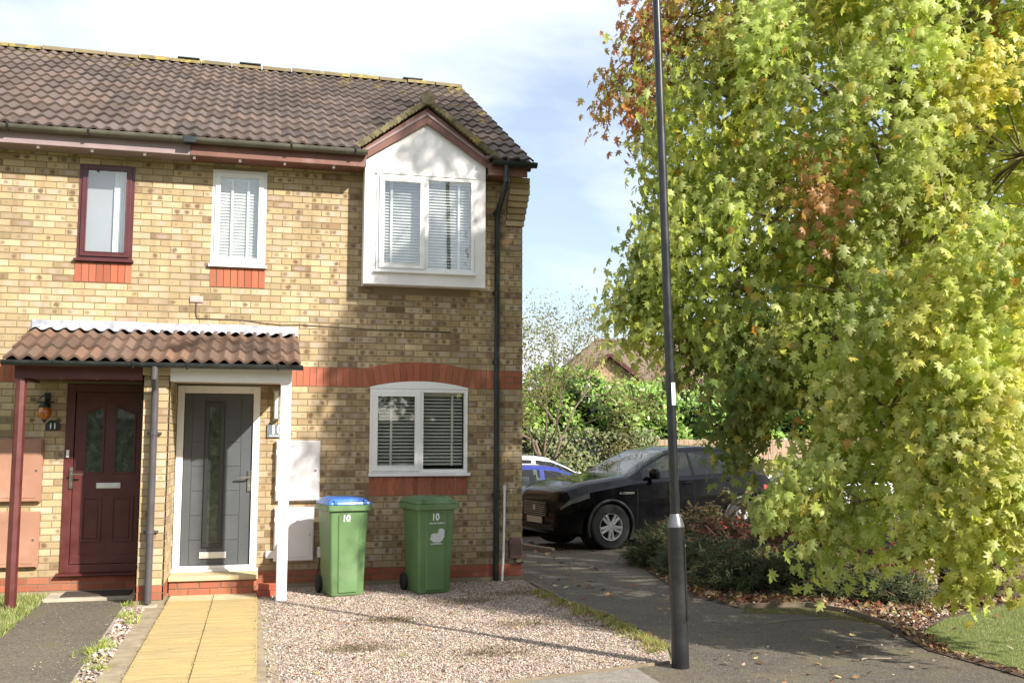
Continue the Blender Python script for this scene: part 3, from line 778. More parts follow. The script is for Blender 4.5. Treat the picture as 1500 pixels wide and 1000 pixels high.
# ------------------------------------------------------------------ porch canopy over both doors
pc = empty('porch_canopy', (-4.17, 0, 0), 0, 'lean-to tiled porch canopy spanning the red door and the grey door', 'porch')
S_ = 4.17
pl_ = math.hypot(1.10, .41); psy, psz = 1.10/pl_, .41/pl_
b = MB(); b.prism([(-1.10, 2.455), (-.01, 2.86), (-.01, 2.835), (-1.08, 2.43)], -5.585+S_, -2.725+S_, plane='yz'); pr_ = b.build('canopy_roof', M['brown'], pc)
t = MB(); tiles(t, -5.60, -2.715, -1.12, 2.452, psy, psz, 3, pl_/3+.005, amp=.042, tw=.30, lichfn=lambda x, r: .0)
t.v = [(x+S_, y, z) for x, y, z in t.v]; t.build('canopy_tiles', M['porchtile'], pr_, attrs=True, smooth=2)
# lead flashing, dressed over the rolls
b = MB(); n = 150; x0, x1 = -5.59, -2.715; v = []; f = []
for i in range(n+1):
    x = x0+(x1-x0)*i/n; wv = .042*roll((x+5.60)/.15); jz = .004*math.sin(x*5)
    for (yy, zz, k) in ((-.012, 2.99+jz, 0), (-.012, 2.905, 0), (-.03, 2.893, .15), (-.175, 2.862, .8)):
        v.append((x+S_, yy - k*psz*wv*.5, zz + k*(wv*psy+.0)))
for i in range(n):
    for k in range(3): f.append((i*4+k, (i+1)*4+k, (i+1)*4+k+1, i*4+k+1))
b.add(v, f); o = b.build('flashing', M['lead'], pc, smooth=True); sdm = o.modifiers.new('s', 'SOLIDIFY'); sdm.thickness = .003
b = MB(); gutter(b, -5.60+S_, -2.70+S_, -1.15, 2.452, .052); b.build('gutter', M['black'], pc, smooth=2); brackets([x+S_ for x in (-5.12,-3.86,-2.95,-4.38)], -1.15, 2.452, pc, .052)
b = MB(); b.box(-5.52+S_, -4.307+S_, -.985, -.935, 2.285, 2.425); b.box(-5.52+S_, -5.47+S_, -.934, -.03, 2.285, 2.40); b.build('beam', M['brown'], pc, bevel=.004, label='mahogany painted front beam of the canopy')
b = MB(); b.box(-4.035+S_, -2.802+S_, -.985, -.955, 2.275, 2.415); b.box(-2.85+S_, -2.80+S_, -.954, -.03, 2.285, 2.40); b.build('beam', M['whitepaint'], pc, bevel=.004, label='white painted front beam of the canopy')
b = MB(); b.box(-5.465+S_, -4.31+S_, -.93, -.03, 2.31, 2.325); b.build('soffit', M['brown'], pc)
b = MB(); b.box(-4.03+S_, -2.855+S_, -.95, -.03, 2.31, 2.325); b.build('soffit', M['upvc'], pc)
b = MB(); b.box(FX0+S_, FX1+S_, -.985, -.93, 2.335, 2.425); b.build('beam_end', M['sandstone'], pc)
# cheeks closing the triangular ends
for x, m in ((-5.515, 'brown'), (-2.81, 'whitepaint')):
    b = MB(); b.prism([(-.98, 2.401), (-.03, 2.401), (-.03, 2.80), (-.98, 2.46)], x+S_-.008, x+S_+.008, plane='yz'); b.build('canopy_cheek', M[m], pc)
for xs in (-5.10, -4.75, -4.42):
    b = MB(); b.box(xs-.012+S_, xs+.012+S_, -.92, -.89, 2.285, 2.309); b.build('soffit_clip', M['mbox'], pc)
for xs in (-3.99, -3.55, -3.14):
    b = MB(); b.box(xs-.02+S_, xs+.02+S_, -.95, -.92, 2.27, 2.309); b.build('soffit_clip', M['upvc'], pc)
b = MB(); b.box(-2.915+S_, -2.805+S_, -.98, -.88, -.0, 2.274); b.build('post', M['whitepaint'], pc, bevel=.006, label='square white porch post')
b = MB(); b.lathe([(.001,0),(.056,0),(.056,.02),(.053,2.27),(.05,2.284),(.001,2.284)], (-5.455+S_, -.95, 0), n=8); b.build('post', M['brown'], pc, label='mahogany painted porch post')
b = MB(); b.tube([(-4.175+S_,-1.15,2.42),(-4.175+S_,-1.15,2.30),(-4.175+S_,-1.02,2.20),(-4.175+S_,-1.0,2.12),(-4.175+S_,-1.0,.03)], .036, 14)
for z in (1.72, .72): b.tube([(-4.175+S_,-1.0,z),(-4.175+S_,-1.0,z+.04)], .042, 14); b.box(-4.25+S_,-4.10+S_,-.965,-.94,z+.01,z+.03)
b.build('downpipe', M['greypipe'], pc, smooth=2, label='grey downpipe in front of the brick pier')
b = MB(); b.box(-4.27, -4.08, -1.10, -.96, -.01, .012); tag(b.build('drain_surround', M['concrete'], None, bevel=.004), 'small pale concrete pad at the foot of the grey downpipe', 'drain')

# ------------------------------------------------------------------ wall fittings
def meter_box(x0, x1, z0, z1, mat, label, group):
    r = empty('meter_box', ((x0+x1)/2, -.007, z0), 0, label, 'meter box', group); w = (x1-x0)/2; h = z1-z0
    b = MB(); ring(b, -w, w, 0, h, .02, -.05, .0); b.box(-w+.0205, w-.0205, -.02, .0, .0205, h-.0205); b.build('frame', M[mat], r, bevel=.003)
    b = MB(); b.box(-w+.012, w-.012, -.068, -.0505, .012, h-.012); b.box(-w+.045, w-.045, -.073, -.0685, .045, h-.045); d = b.build('door', M[mat], r, bevel=.006)
    for hz_ in (.12, h-.16):
        b = MB(); b.tube([(-w+.008,-.066,hz_),(-w+.008,-.066,hz_+.05)], .006, 8); b.build('hinge', M[mat], d)
    b = MB(); b.tube([(w-.05, -.0735, h*.5), (w-.05, -.08, h*.5)], .012, 10); b.build('lock', M['chrome'], d)
meter_box(-2.935, -2.434, .975, 1.668, 'mbox', 'white meter box behind the white porch post, upper of the pair', 'white meter boxes')
meter_box(-2.935, -2.488, .30, .905, 'mbox', 'white meter box low on the wall beside the bin with the blue lid', 'white meter boxes')
meter_box(-5.90, -5.40, 1.0, 1.68, 'mboxb', 'faded brown meter box level with the red door handle, upper of the pair', 'brown meter boxes')
meter_box(-5.90, -5.40, .305, .90, 'mboxb', 'faded brown meter box near the ground behind the mahogany post', 'brown meter boxes')

def text_mesh(name, s, size, mat, parent, loc, rot=(PI/2,0,0), ext=.002, bold=False):
    cu = bpy.data.curves.new('t', 'FONT'); cu.body = s; cu.size = size; cu.extrude = ext; cu.align_x = 'CENTER'; cu.align_y = 'CENTER'
    if bold: cu.offset = size*.022
    tmp = bpy.data.objects.new('t', cu); C.objects.link(tmp)
    bpy.context.view_layer.update()
    me = bpy.data.meshes.new_from_object(tmp.evaluated_get(bpy.context.evaluated_depsgraph_get())); bpy.data.objects.remove(tmp)
    me.name = name; me.materials.clear(); me.materials.append(mat)
    o = bpy.data.objects.new(name, me); C.objects.link(o); o.parent = parent; o.location = loc; o.rotation_euler = rot
    return o
# plaques
r = empty('number_plaque', (-5.318, -.012, 1.82), 0, 'black arched house plaque reading 11 beside the red door', 'house number')
b = MB(); pts = [(-.075,-.045),(.075,-.045)] + [(.075*math.cos(a), .0+.065*math.sin(a)) for a in [PI*k/12 for k in range(13)]]
b.prism(pts, -.012, 0); b.build('plate', M['black'], r)
b = MB(); b.prism([(x*.9, z*.88) for x, z in pts], -.0125, -.0121); 
text_mesh('number', '11', .085, M['label'], r, (0, -.0135, -.003), bold=True)
r = empty('number_plaque', (-2.93, -.012, 1.775), 0, 'slate grey house plaque reading 10 beside the white porch post', 'house number')
b = MB(); b.box(-.11, .11, -.015, 0, -.075, .075); b.build('plate', M['slate'], r, bevel=.003)
text_mesh('number', '10', .15, M['label'], r, (0, -.0165, .012), bold=True)
b = MB()
for i in range(9): b.box(-.08+i*.018, -.068+i*.018, -.0175, -.0155, -.062, -.05)
b.build('lettering', M['label'], r)
# lantern by door 11
r = empty('wall_lantern', (-5.385, -.007, 1.98), 0, 'black iron wall lantern with amber glass globe beside the red door', 'lantern')
b = MB(); b.box(-.03, .03, -.015, 0, .03, .20); b.tube([(0,-.01,.10),(0,-.08,.16),(0,-.13,.15),(0,-.13,.09)], .009, 8)
b.tube([(-.09,-.10,.10),(.09,-.10,.10)], .007, 6); b.tube([(-.06,-.10,.14),(-.02,-.12,.17),(.03,-.12,.15)], .008, 6)
b.lathe([(.001,.10),(.035,.095),(.062,.05),(.06,.035),(.001,.035)], (0,-.13,0), n=14)
b.build('bracket', M['black'], r, smooth=2)
b = MB(); b.lathe([(.001,-.125),(.012,-.12),(.03,-.09),(.001,-.09)], (0,-.13,0), n=12); b.build('finial', M['black'], r, smooth=2)
b = MB(); b.lathe([(.03,-.09),(.055,-.07),(.072,-.035),(.072,0),(.06,.034)], (0,-.13,0), n=18); b.build('globe', M['amber'], r, smooth=True)
# lamp by door 10
r = empty('wall_light', (-2.945, -.007, 1.93), 0, 'slim steel and white glass wall light above the number 10 plaque', 'wall light')
b = MB(); b.box(-.035, .035, -.02, 0, -.03, .30); b.box(-.03,.03,-.085,-.0205,-.035,-.012); b.box(-.03,.03,-.085,-.0205,.29,.31); b.build('back_plate', M['chrome'], r, bevel=.003)
b = MB(); b.tube([(0,-.052,-.011),(0,-.052,.289)], .022, 14); b.build('glass_tube', M['label'], r, smooth=2)
# small white socket cover low on the wall
b = MB(); b.box(-3.02, -2.93, -.045, -.007, .335, .42); tag(b.build('socket_cover', M['mbox'], None, bevel=.006), 'small white socket cover low on the wall between the grey door and the porch post', 'socket')
b = MB(); b.box(-2.445, -2.385, -.05, -.007, .33, .45); tag(b.build('junction_box', M['mbox'], None, bevel=.006), 'tiny grey junction box beside the lower white meter box', 'junction box')
b = MB(); b.tube([(-2.41,-.03,.33),(-2.43,-.025,.2),(-2.46,-.03,.08),(-2.42,-.05,.0)], .006, 6); tag(b.build('cable', M['black'], None), 'thin black cable hanging down the wall to the gravel beside the blue lidded bin', 'cable')
# patch and cable above the porch
b = MB(); b.box(-3.935, -3.79, -.022, -.007, 3.24, 3.31); tag(b.build('cable_patch', paint('pink_patch', (.55,.36,.32), .8, .3, 20), None, bevel=.004), 'small pinkish patch on the bricks above the porch flashing', 'wall patch')
b = MB(); pts = [(-3.86,-.016,3.25),(-3.865,-.012,3.12),(-3.85,-.012,3.055),(-3.6,-.011,3.052),(-3.35,-.011,3.05),(-3.1,-.011,3.02),(-2.9,-.011,3.005),(-2.7,-.011,3.015),(-2.3,-.011,3.0),(-1.9,-.011,2.985),(-1.4,-.011,2.985),(-.9,-.011,2.98)]
b.tube(pts, .006, 6); tag(b.build('cable', paint('dusty_cable', (.10,.07,.05), .8), None), 'thin dark cable running along the bricks above the porch roof', 'cable')
# white hose pipe leaning by the drainpipe
b = MB(); b.tube([(-.225,-.03,1.10),(-.235,-.06,.75),(-.25,-.09,.35),(-.275,-.12,.0)], .014, 8); b.tube([(-.225,-.03,1.09),(-.225,-.03,1.13)], .02, 8)
tag(b.build('plastic_pipe', M['label'], None, smooth=2), 'thin white plastic pipe leaning beside the black downpipe', 'pipe')
r = empty('gas_meter_cover', (-.10, -.007, .26), 0, 'small brown meter cover low on the brick corner of the house', 'meter cover')
b = MB(); b.prism([(-.07,0),(.07,0),(.075,.20),(.05,.25),(-.05,.25),(-.075,.20)], -.09, 0); b.build('cover', M['smallbrown'], r, bevel=.012)
b = MB(); b.tube([(.0,-.04,0),(.0,-.04,-.05),(.06,-.03,-.06),(.11,-.03,-.05)], .009, 6); b.build('pipe', M['black'], r)
# loose bricks at the foot of the white post
gb = 'loose red bricks by the porch post'
for (x, y, z, rz, lab) in ((-3.0, -.62, .0, .1, 'loose red brick on the ground beside the white porch post'), (-2.985, -.60, .066, -.08, 'loose red brick lying on top of another by the white porch post')):
    b = MB(); b.box(-.107, .107, -.051, .051, 0, .065); o = b.build('loose_brick', M['redbrickloose'], None, bevel=.004); o.location = (x, y, z); o.rotation_euler = (0, 0, rz)
    tag(o, lab, 'brick', gb)
# ------------------------------------------------------------------ wheelie bins
def rrect(w, d, r, z, n=6, cx=0, cy=0):
    pts = []
    for (sx, sy, a) in ((1,1,0),(-1,1,PI/2),(-1,-1,PI),(1,-1,1.5*PI)):
        for k in range(n+1):
            t = a + PI/2*k/n; pts.append((cx+sx*(w/2-r)+r*math.cos(t), cy+sy*(d/2-r)+r*math.sin(t), z))
    return pts
def loft(mb, rings, cap=True, **k):
    n = len(rings[0]); v = [p for r in rings for p in r]; f = []
    for i in range(len(rings)-1):
        for j in range(n): f.append((i*n+j, i*n+(j+1)%n, (i+1)*n+(j+1)%n, (i+1)*n+j))
    if cap: f.append(tuple(range(n))[::-1]); f.append(tuple((len(rings)-1)*n+j for j in range(n)))
    mb.add(v, f, **k)
def wheelie_bin(x, y, rz, lidmat, label):
    r = empty('wheelie_bin', (x, y, 0), rz, label, 'wheelie bin', 'wheelie bins against the house wall')
    r.scale = (.86, .86, .985)
    b = MB()
    loft(b, [rrect(.41,.47,.03,.012), rrect(.43,.49,.035,.03), rrect(.455,.53,.035,.45), rrect(.50,.60,.035,.90), rrect(.505,.605,.035,.945)])
    # rear step over the wheels
    body = b.build('body', M['bin'], r, smooth=2)
    b = MB()
    # raised front panel with folded sides
    v = []
    for (z, w, yf) in ((.05,.125,-.262),(.45,.135,-.279),(.88,.15,-.311)):
        v += [(-w, yf+.012, z), (-w+.014, yf, z), (w-.014, yf, z), (w, yf+.012, z)]
    f = []
    for i in range(2):
        for j in range(3): f.append((i*4+j, i*4+j+1, (i+1)*4+j+1, (i+1)*4+j))
    b.add(v, f); b.build('front_panel', M['bin'], body)
    b = MB(); loft(b, [rrect(.545,.645,.04,.925), rrect(.575,.675,.045,.93), rrect(.58,.68,.045,.985), rrect(.56,.66,.04,.99)]); b.build('rim', M['bin'], r, smooth=2)
    b = MB(); loft(b, [rrect(.565,.66,.04,.992), rrect(.57,.665,.045,1.0), rrect(.555,.65,.05,1.022), rrect(.50,.58,.05,1.028), rrect(.47,.55,.05,1.05), rrect(.36,.46,.05,1.066), rrect(.30,.40,.05,1.067)])
    b.box(-.21,-.17,-.345,-.30,1.0,1.045); b.box(.17,.21,-.345,-.30,1.0,1.045)
    b.build('lid', lidmat, r, smooth=2)
    b = MB(); b.tube([(-.24,.36,.99),(.24,.36,.99)], .016, 10); 
    for sx in (-.23, 0, .23): b.box(sx-.015, sx+.015, .32, .37, .965, 1.01)
    b.build('handle', lidmat, r)
    for sx in (-1, 1):
        b = MB(); b.lathe([(.02,-.025),(.085,-.025),(.098,-.018),(.10,0),(.098,.018),(.085,.025),(.02,.025)], (sx*.245,.235,.10), axis='x', n=22)
        wv = b.build('wheel', M['rubber'], r, smooth=2)
        b = MB(); b.lathe([(.001,0),(.05,.0),(.055,.006),(.001,.012)], (sx*.245+sx*.022,.235,.10), axis='x', n=14); b.build('hub', M['black'], wv)
    b = MB(); b.tube([(-.24,.235,.10),(.24,.235,.10)], .012, 8); b.build('axle', M['black'], r)
    return r, body
b1, bb1 = wheelie_bin(-2.205, -.64, R(11), M['binlidblue'], 'green wheelie bin with a bright blue lid and white number 10')
b2, bb2 = wheelie_bin(-1.265, -.675, R(12), M['binlid'], 'all green wheelie bin with green lid, white number 10 and a worn white sticker')
tilt = math.atan2(.032, .43)
text_mesh('number', '10', .105, M['label'], bb1, (-.045, -.3095, .845), (PI/2+tilt, 0, 0), bold=True)
text_mesh('number', '10', .105, M['label'], bb2, (-.02, -.3095, .845), (PI/2+tilt, 0, 0), bold=True)
b = MB()
for i in range(22):
    xx = -.11+i*.0105; h = random.uniform(.010, .018)
    b.box(xx, xx+.008, -.3055, -.3035, .772, .772+h) if random.random() < .85 else None
st = b.build('faded_lettering', M['worn'], bb2)
b = MB()
def blob(cx, cz, rx, rz_, n=26, jag=.16):
    return [(cx+rx*(1+random.uniform(-jag,jag))*math.cos(2*PI*k/n), cz+rz_*(1+random.uniform(-jag,jag))*math.sin(2*PI*k/n)) for k in range(n)]
for (cx, cz, rx, rz_, yy) in ((-.02,.62,.062,.052,-.2955),(.065,.665,.045,.062,-.298),(.035,.60,.05,.03,-.2945)):
    b.prism(blob(cx, cz, rx, rz_), yy-.001, yy+.003)
for i in range(13):
    xx = -.075+i*.012; b.box(xx, xx+.009, -.2935, -.290, .545, .545+random.uniform(.012,.02))
b.build('worn_sticker', M['worn'], bb2)

# ------------------------------------------------------------------ lamp post
lp = empty('lamp_post', (-.036, -4.764, 0), 0, 'tall black metal lamp post standing at the edge of the gravel', 'lamp post')
lp.rotation_euler = (0, R(-1.25), R(-14))
b = MB(); b.lathe([(.001,-.1),(.0655,-.1),(.064,1.02)], (0,0,0), n=32); base = b.build('base', M['post'], lp, smooth=2)
b = MB(); b.lathe([(.0645,1.0205),(.0665,1.024),(.063,1.045),(.041,1.112),(.038,1.12)], (0,0,0), n=32); b.build('collar', M['collar'], lp, smooth=2)
b = MB(); b.lathe([(.037,1.05),(.036,1.4),(.033,3.5),(.031,6.2),(.030,6.3)], (0,0,0), n=28)
b.build('shaft', M['post'], lp, smooth=2)
b = MB(); b.tube([(0,0,6.3),(0,-.05,6.45),(0,-.25,6.55),(0,-.5,6.58)], .028, 12); b.build('bracket_arm', M['post'], lp, smooth=2)
b = MB(); loft(b, [rrect(.10,.30,.04,6.50,cy=-.7), rrect(.20,.5,.08,6.55,cy=-.7), rrect(.18,.46,.08,6.62,cy=-.7), rrect(.08,.3,.03,6.66,cy=-.7)]); b.build('lamp_head', M['cargrey'], lp, smooth=2)
b = MB()
for k in range(9):
    a0_ = R(-58-30) + k*R(7)
    a1_ = a0_ + R(7); rr = .0362
    b.add([(rr*math.cos(a0_),rr*math.sin(a0_),1.94),(rr*math.cos(a1_),rr*math.sin(a1_),1.94),(rr*math.cos(a1_),rr*math.sin(a1_),2.11),(rr*math.cos(a0_),rr*math.sin(a0_),2.11)], [(0,1,2,3)])
b.build('sticker', M['label'], lp)
b = MB()
for k in range(8):
    a0_ = R(-40) + k*R(9); a1_ = a0_ + R(9); rr = .0665
    b.add([(rr*math.cos(a0_),rr*math.sin(a0_),.33),(rr*math.cos(a1_),rr*math.sin(a1_),.33),(rr*math.cos(a1_),rr*math.sin(a1_),.93),(rr*math.cos(a0_),rr*math.sin(a0_),.93)], [(0,1,2,3)])
b.tube([(.062*math.cos(R(-4)),.062*math.sin(R(-4)),.88),(.072*math.cos(R(-4)),.072*math.sin(R(-4)),.88)], .012, 8, mi=1)
o = b.build('access_door', [M['post'], M['collar']], lp); sdm = o.modifiers.new('s', 'SOLIDIFY'); sdm.thickness = .004; sdm.offset = -1

# ------------------------------------------------------------------ cars
def gz(y): return 0. if y < 2 else (-.15*(y-2)/4 if y < 6 else -.15)
def make_car(name, loc, rz, Lc, keys, wheels, wr, paintm, label, cat, ride=.22, suv=False, clad=True):
    root = empty(name, loc, rz, label, cat)
    xs = np.unique(np.concatenate([np.linspace(0,.3,14), np.linspace(.3,Lc-.3,120), np.linspace(Lc-.3,Lc,14)]))
    kt, kb, kw, kz = keys
    T = np.interp(xs, *zip(*kt)); B = np.interp(xs, *zip(*kb)); W = np.interp(xs, *zip(*kw)); Z = np.interp(xs, *zip(*kz))
    def sm(a, n=2):
        for _ in range(n): a = np.concatenate([[a[0]], (a[:-2]+2*a[1:-1]+a[2:])/4, [a[-1]]])
        return a
    T, B, W = sm(T, 3), sm(B, 3), sm(W, 3)
    B = np.minimum(B, T-.045)
    segn = [2, 2, 5, 6, 6, 2, 12, 4, 3, 6]; rings = []; meta = []
    for i, x in enumerate(xs):
        w, t, b_, z0 = W[i], T[i], B[i], Z[i]; h = t-b_; q = max(0, min(1, (h-.1)/.45))
        ytop = w*(.86-.20*q); yc = w*(.93-.0*q)
        P = [(0,z0),(w*.84,z0),(w*.93,z0+.05),(w*.965,z0+.22),(w,z0+.62*(b_-z0)),(w*.985,b_-.035),(yc,b_),(ytop,t-.05-.01*q),(ytop*.90,t-.018),(ytop*.78,t-.006),(0,t+.012*q)]
        pts = [];
        for s_ in range(10):
            a, c = P[s_], P[s_+1]
            for k in range(segn[s_]):
                u = k/segn[s_]; pts.append((a[0]+(c[0]-a[0])*u, a[1]+(c[1]-a[1])*u, s_, u))
        pts.append((P[10][0], P[10][1], 9, 1.)); rings.append(pts)
    n = len(rings[0]); V = []; idx = {}
    # vertex grid: side -1 then +1
    for sgi, sg in enumerate((-1, 1)):
        for i, x in enumerate(xs):
            for j, (yy, zz, s_, u) in enumerate(rings[i]): V.append((x-Lc/2, sg*yy, zz))
    parts = {'body': [], 'window': [], 'windscreen': [], 'rear_window': [], 'headlight': [], 'tail_light': []}
    N_ = len(xs)*n
    wsx0 = keys_ws = None
    for sgi in (0, 1):
        for i in range(len(xs)-1):
            xm = (xs[i]+xs[i+1])/2; t = (T[i]+T[i+1])/2
            for j in range(n-1):
                y_, z_, s_, u_ = rings[i][j]; z_ = (z_+rings[i][j+1][1])/2; um = u_+.5/segn[s_]
                f = (sgi*N_+i*n+j, sgi*N_+i*n+j+1, sgi*N_+(i+1)*n+j+1, sgi*N_+(i+1)*n+j)
                dead = False
                for wx in wheels:
                    if s_ <= 6 and (y_ > .45) and (xm-wx)**2+(z_-wr)**2 < (wr+.045)**2: dead = True
                    if s_ <= 1 and abs(xm-wx) < wr+.045: dead = True
                if dead: continue
                key = 'body'
                P_ = info
                if s_ == 6 and P_['sw'][0] < xm < P_['sw'][1] and .07 < um < .90 and t-z_ > .075 and not any(a < xm < c for a, c in P_['pillars']): key = 'window'
                elif s_ >= 7 and P_['ws'][0] < xm < P_['ws'][1]: key = 'windscreen' if um+s_ > 7.3 else 'body'
                elif s_ >= 7 and P_['rw'][0] < xm < P_['rw'][1]: key = 'rear_window' if um+s_ > 7.3 else 'body'
                elif s_ == 4 and P_['hl'][0]-.06 < xm < P_['hl'][1] and .64 < um < .97: key = 'headlight'
                elif s_ in (4, 5) and Lc-.35 < xm and P_['hl'][2]+.08 < z_ < P_['hl'][3]+.16: key = 'tail_light'
                parts[key].append(f)
    mats = {'body': paintm, 'window': M['carglass'], 'windscreen': M['carglass'], 'rear_window': M['carglass'], 'headlight': M['lampglass'], 'tail_light': M['taillamp']}
    body = None
    for key, fl in parts.items():
        if not fl: continue
        used = sorted({q for f in fl for q in f}); mp = {q: k for k, q in enumerate(used)}
        mb = MB(); mb.v = [V[q] for q in used]; mb.f = [tuple(mp[q] for q in f) for f in fl]; mb.m = [0]*len(fl)
        if key == 'body':
            for i, rev in ((0, 0), (len(xs)-1, 1)):
                base_ = len(mb.v); poly = [(xs[i]-Lc/2, -r_[0], r_[1]) for r_ in rings[i]] + [(xs[i]-Lc/2, r_[0], r_[1]) for r_ in rings[i][::-1]]
                mb.v += poly; mb.f.append(tuple(range(base_, base_+len(poly)))); mb.m.append(0)
        me = bpy.data.meshes.new(key); me.from_pydata(mb.v, [], mb.f); me.materials.append(mats[key])
        bm = bmesh.new(); bm.from_mesh(me); bmesh.ops.remove_doubles(bm, verts=bm.verts, dist=.0004); bmesh.ops.recalc_face_normals(bm, faces=bm.faces); bm.to_mesh(me); bm.free()
        me.polygons.foreach_set('use_smooth', [True]*len(me.polygons))
        o = bpy.data.objects.new(key, me); C.objects.link(o); o.parent = root
        if key == 'body': body = o; e = o.modifiers.new('e', 'EDGE_SPLIT'); e.split_angle = R(38)
    Wm = max(W)
    # inner floor, wells and seats
    b = MB(); b.box(-Lc/2+.35, Lc/2-.35, -.55, .55, .25, .55); 
    for wx in wheels:
        for sg in (-1, 1):
            cy = sg*(Wm-.16); prof = [(wr+.05, -.20), (wr+.05, .14)]
            b.lathe([(.001, -.20*sg), (wr+.05, -.20*sg), (wr+.05, .145*sg)], (wx-Lc/2, cy, wr), axis='y', n=30)
    b.build('wheel_well', M['dark'], body)
    b = MB()
    for sx in (info['seats']):
        for sy in (-.36, .36):
            loft(b, [rrect(.14,.46,.05,.5,cx=sx-Lc/2,cy=sy), rrect(.12,.46,.05,1.0,cx=sx+.12-Lc/2,cy=sy), rrect(.08,.26,.03,1.05,cx=sx+.13-Lc/2,cy=sy), rrect(.09,.26,.03,1.22,cx=sx+.15-Lc/2,cy=sy)])
    b.build('seat', M['cladding'], root)
    for wx in wheels:
        for sg in (-1, 1):
            c = (wx-Lc/2, sg*(Wm-.115), wr)
            b = MB(); tw = .115
            b.lathe([(wr*.60,-tw),(wr*.93,-tw),(wr,-tw*.8),(wr*1.005,0),(wr,tw*.8),(wr*.93,tw),(wr*.60,tw),(wr*.60,-tw)], c, axis='y', n=36)
            w_ = b.build('wheel', M['tyre'], root, smooth=2)
            b = MB(); rr = wr*.60; yo = sg*tw
            b.lathe([(rr,yo*.98),(rr*.93,yo*.9),(rr*.90,yo*.3),(rr*.90,-yo*.3)], c, axis='y', n=32)
            for k in range(10):
                a = 2*PI*k/10 + (.13 if k % 2 else -.13)
                p0 = (c[0]+.05*math.cos(2*PI*k/10), c[1]+yo*.78, c[2]+.05*math.sin(2*PI*k/10)); p1 = (c[0]+rr*.94*math.cos(a), c[1]+yo*.86, c[2]+rr*.94*math.sin(a))
                b.bar(p0, p1, .042, .03, up=(0,1,0))
            b.lathe([(.001,yo*.86),(.05,yo*.86),(.06,yo*.7)], c, axis='y', n=16)
            b.build('rim', M['alloy'], w_, bevel=.003)
            b = MB(); b.lathe([(.001,yo*.25),(rr*.86,yo*.25),(rr*.86,yo*.2)], c, axis='y', n=24); b.build('brake_disc', M['cladding'], w_)
            if clad:
                b = MB(); yw = sg*(float(np.interp(wx, xs, W))+.002)
                pts = [(wx-Lc/2+(wr+.06)*math.cos(a), yw*(1-.035*max(0, .3-math.sin(a))), wr+(wr+.06)*math.sin(a)) for a in np.linspace(-.35, PI+.35, 22)]
                b.tube(pts, .028, 8); b.build('arch_trim', M['cladding'], root, smooth=2)
    for sg in (-1, 1):   # mirrors, handles
        mx, mz = info['mirror']; w = float(np.interp(mx, xs, W))
        b = MB(); loft(b, [[(mx-Lc/2+p[0]*.6, sg*(w*.93+.12)+p[1]*.9*1.0, mz+.0+k_) for p in [(q[0], q[1]) for q in rrect(.20*s1,.25*s1,.07*s1,0)]] for k_, s1 in ((0,.75),(.04,1),(.12,1),(.165,.7))])
        b.bar((mx-Lc/2, sg*w*.90, mz-.01), (mx-Lc/2, sg*(w*.93+.05), mz+.03), .06, .03)
        b.build('wing_mirror', paintm, root, smooth=2)
        for hx in info['handles']:
            w = float(np.interp(hx, xs, W)); zb = float(np.interp(hx, xs, B))
            b = MB(); b.tube([(hx-.1-Lc/2, sg*(w*.985+.004), zb-.09),(hx-.08-Lc/2, sg*(w*.985+.025), zb-.085),(hx+.08-Lc/2, sg*(w*.985+.025), zb-.08),(hx+.1-Lc/2, sg*(w*.985+.004), zb-.08)], .010, 8); b.build('door_handle', paintm, root)
        b = MB()         # door shut lines as thin dark strips
        for hx in info['doors']:
            pts = []
            for zz in np.linspace(.34, float(np.interp(hx, xs, B))-.02, 8):
                w = float(np.interp(hx, xs, W)); i = int(np.argmin(abs(xs-hx))); yy = np.interp(zz, [r_[1] for r_ in rings[i]][:24], [r_[0] for r_ in rings[i]][:24]); pts.append((hx-Lc/2, sg*(yy+.001), zz))
            b.tube(pts, .004, 5)
        b.build('door_gap', M['dark'], body)
    return root, body
M['taillamp'] = paint('tail_lamp_glass', (.30, .01, .01), .1, .1, 10, 0, coat=1)
M['plate'] = paint('number_plate', (.62, .62, .58), .4, .1, 10, 0)
M['cdial'] = M['chrome']
suvK = ([(0,.76),(.03,.86),(.08,.93),(.2,.98),(.5,1.075),(1.0,1.14),(1.28,1.17),(1.42,1.235),(1.75,1.41),(2.1,1.57),(2.4,1.63),(2.9,1.655),(3.4,1.63),(3.85,1.56),(4.0,1.51),(4.15,1.34),(4.32,1.08),(4.37,.95),(4.4,.6)],
        [(0,.66),(.15,.82),(.5,.945),(1.25,1.06),(2,1.10),(3.3,1.15),(3.95,1.19),(4.15,1.15),(4.35,.93),(4.4,.55)],
        [(0,.66),(.04,.76),(.12,.85),(.3,.92),(.85,.975),(2,.96),(3.6,.98),(4.0,.95),(4.25,.88),(4.4,.74)],
        [(0,.30),(.15,.22),(.5,.20),(3.9,.22),(4.25,.30),(4.4,.42)])
info = {'sw': (1.55, 3.95), 'pillars': [(2.52, 2.60), (3.42, 3.47)], 'ws': (1.33, 2.13), 'rw': (4.03, 4.30), 'hl': (.10,.50,.73,.80), 'seats': (2.15, 3.0), 'mirror': (1.68, 1.11), 'handles': (2.4, 3.3), 'doors': (1.38, 2.52, 3.40)}
O = (3.50, 4.66)
suv, suvb = make_car('parked_car', (O[0], O[1], gz(3.7)), R(12), 4.4, suvK, (.86, 3.54), .36, M['carblack'], 'black sport utility car parked beyond the house corner with ten spoke silver wheels', 'car')
lx = -2.2
b = MB(); b.prism([(-.40,.50),(.40,.50),(.44,.60),(.40,.74),(-.40,.74),(-.44,.60)], lx-.022, lx+.002, plane='yz')
g = b.build('grille', M['cladding'], suv, bevel=.006)
b = MB()
for i in range(7):
    zz = .525+i*.032; b.box(lx-.027, lx-.0225, -.37, .37, zz, zz+.010)
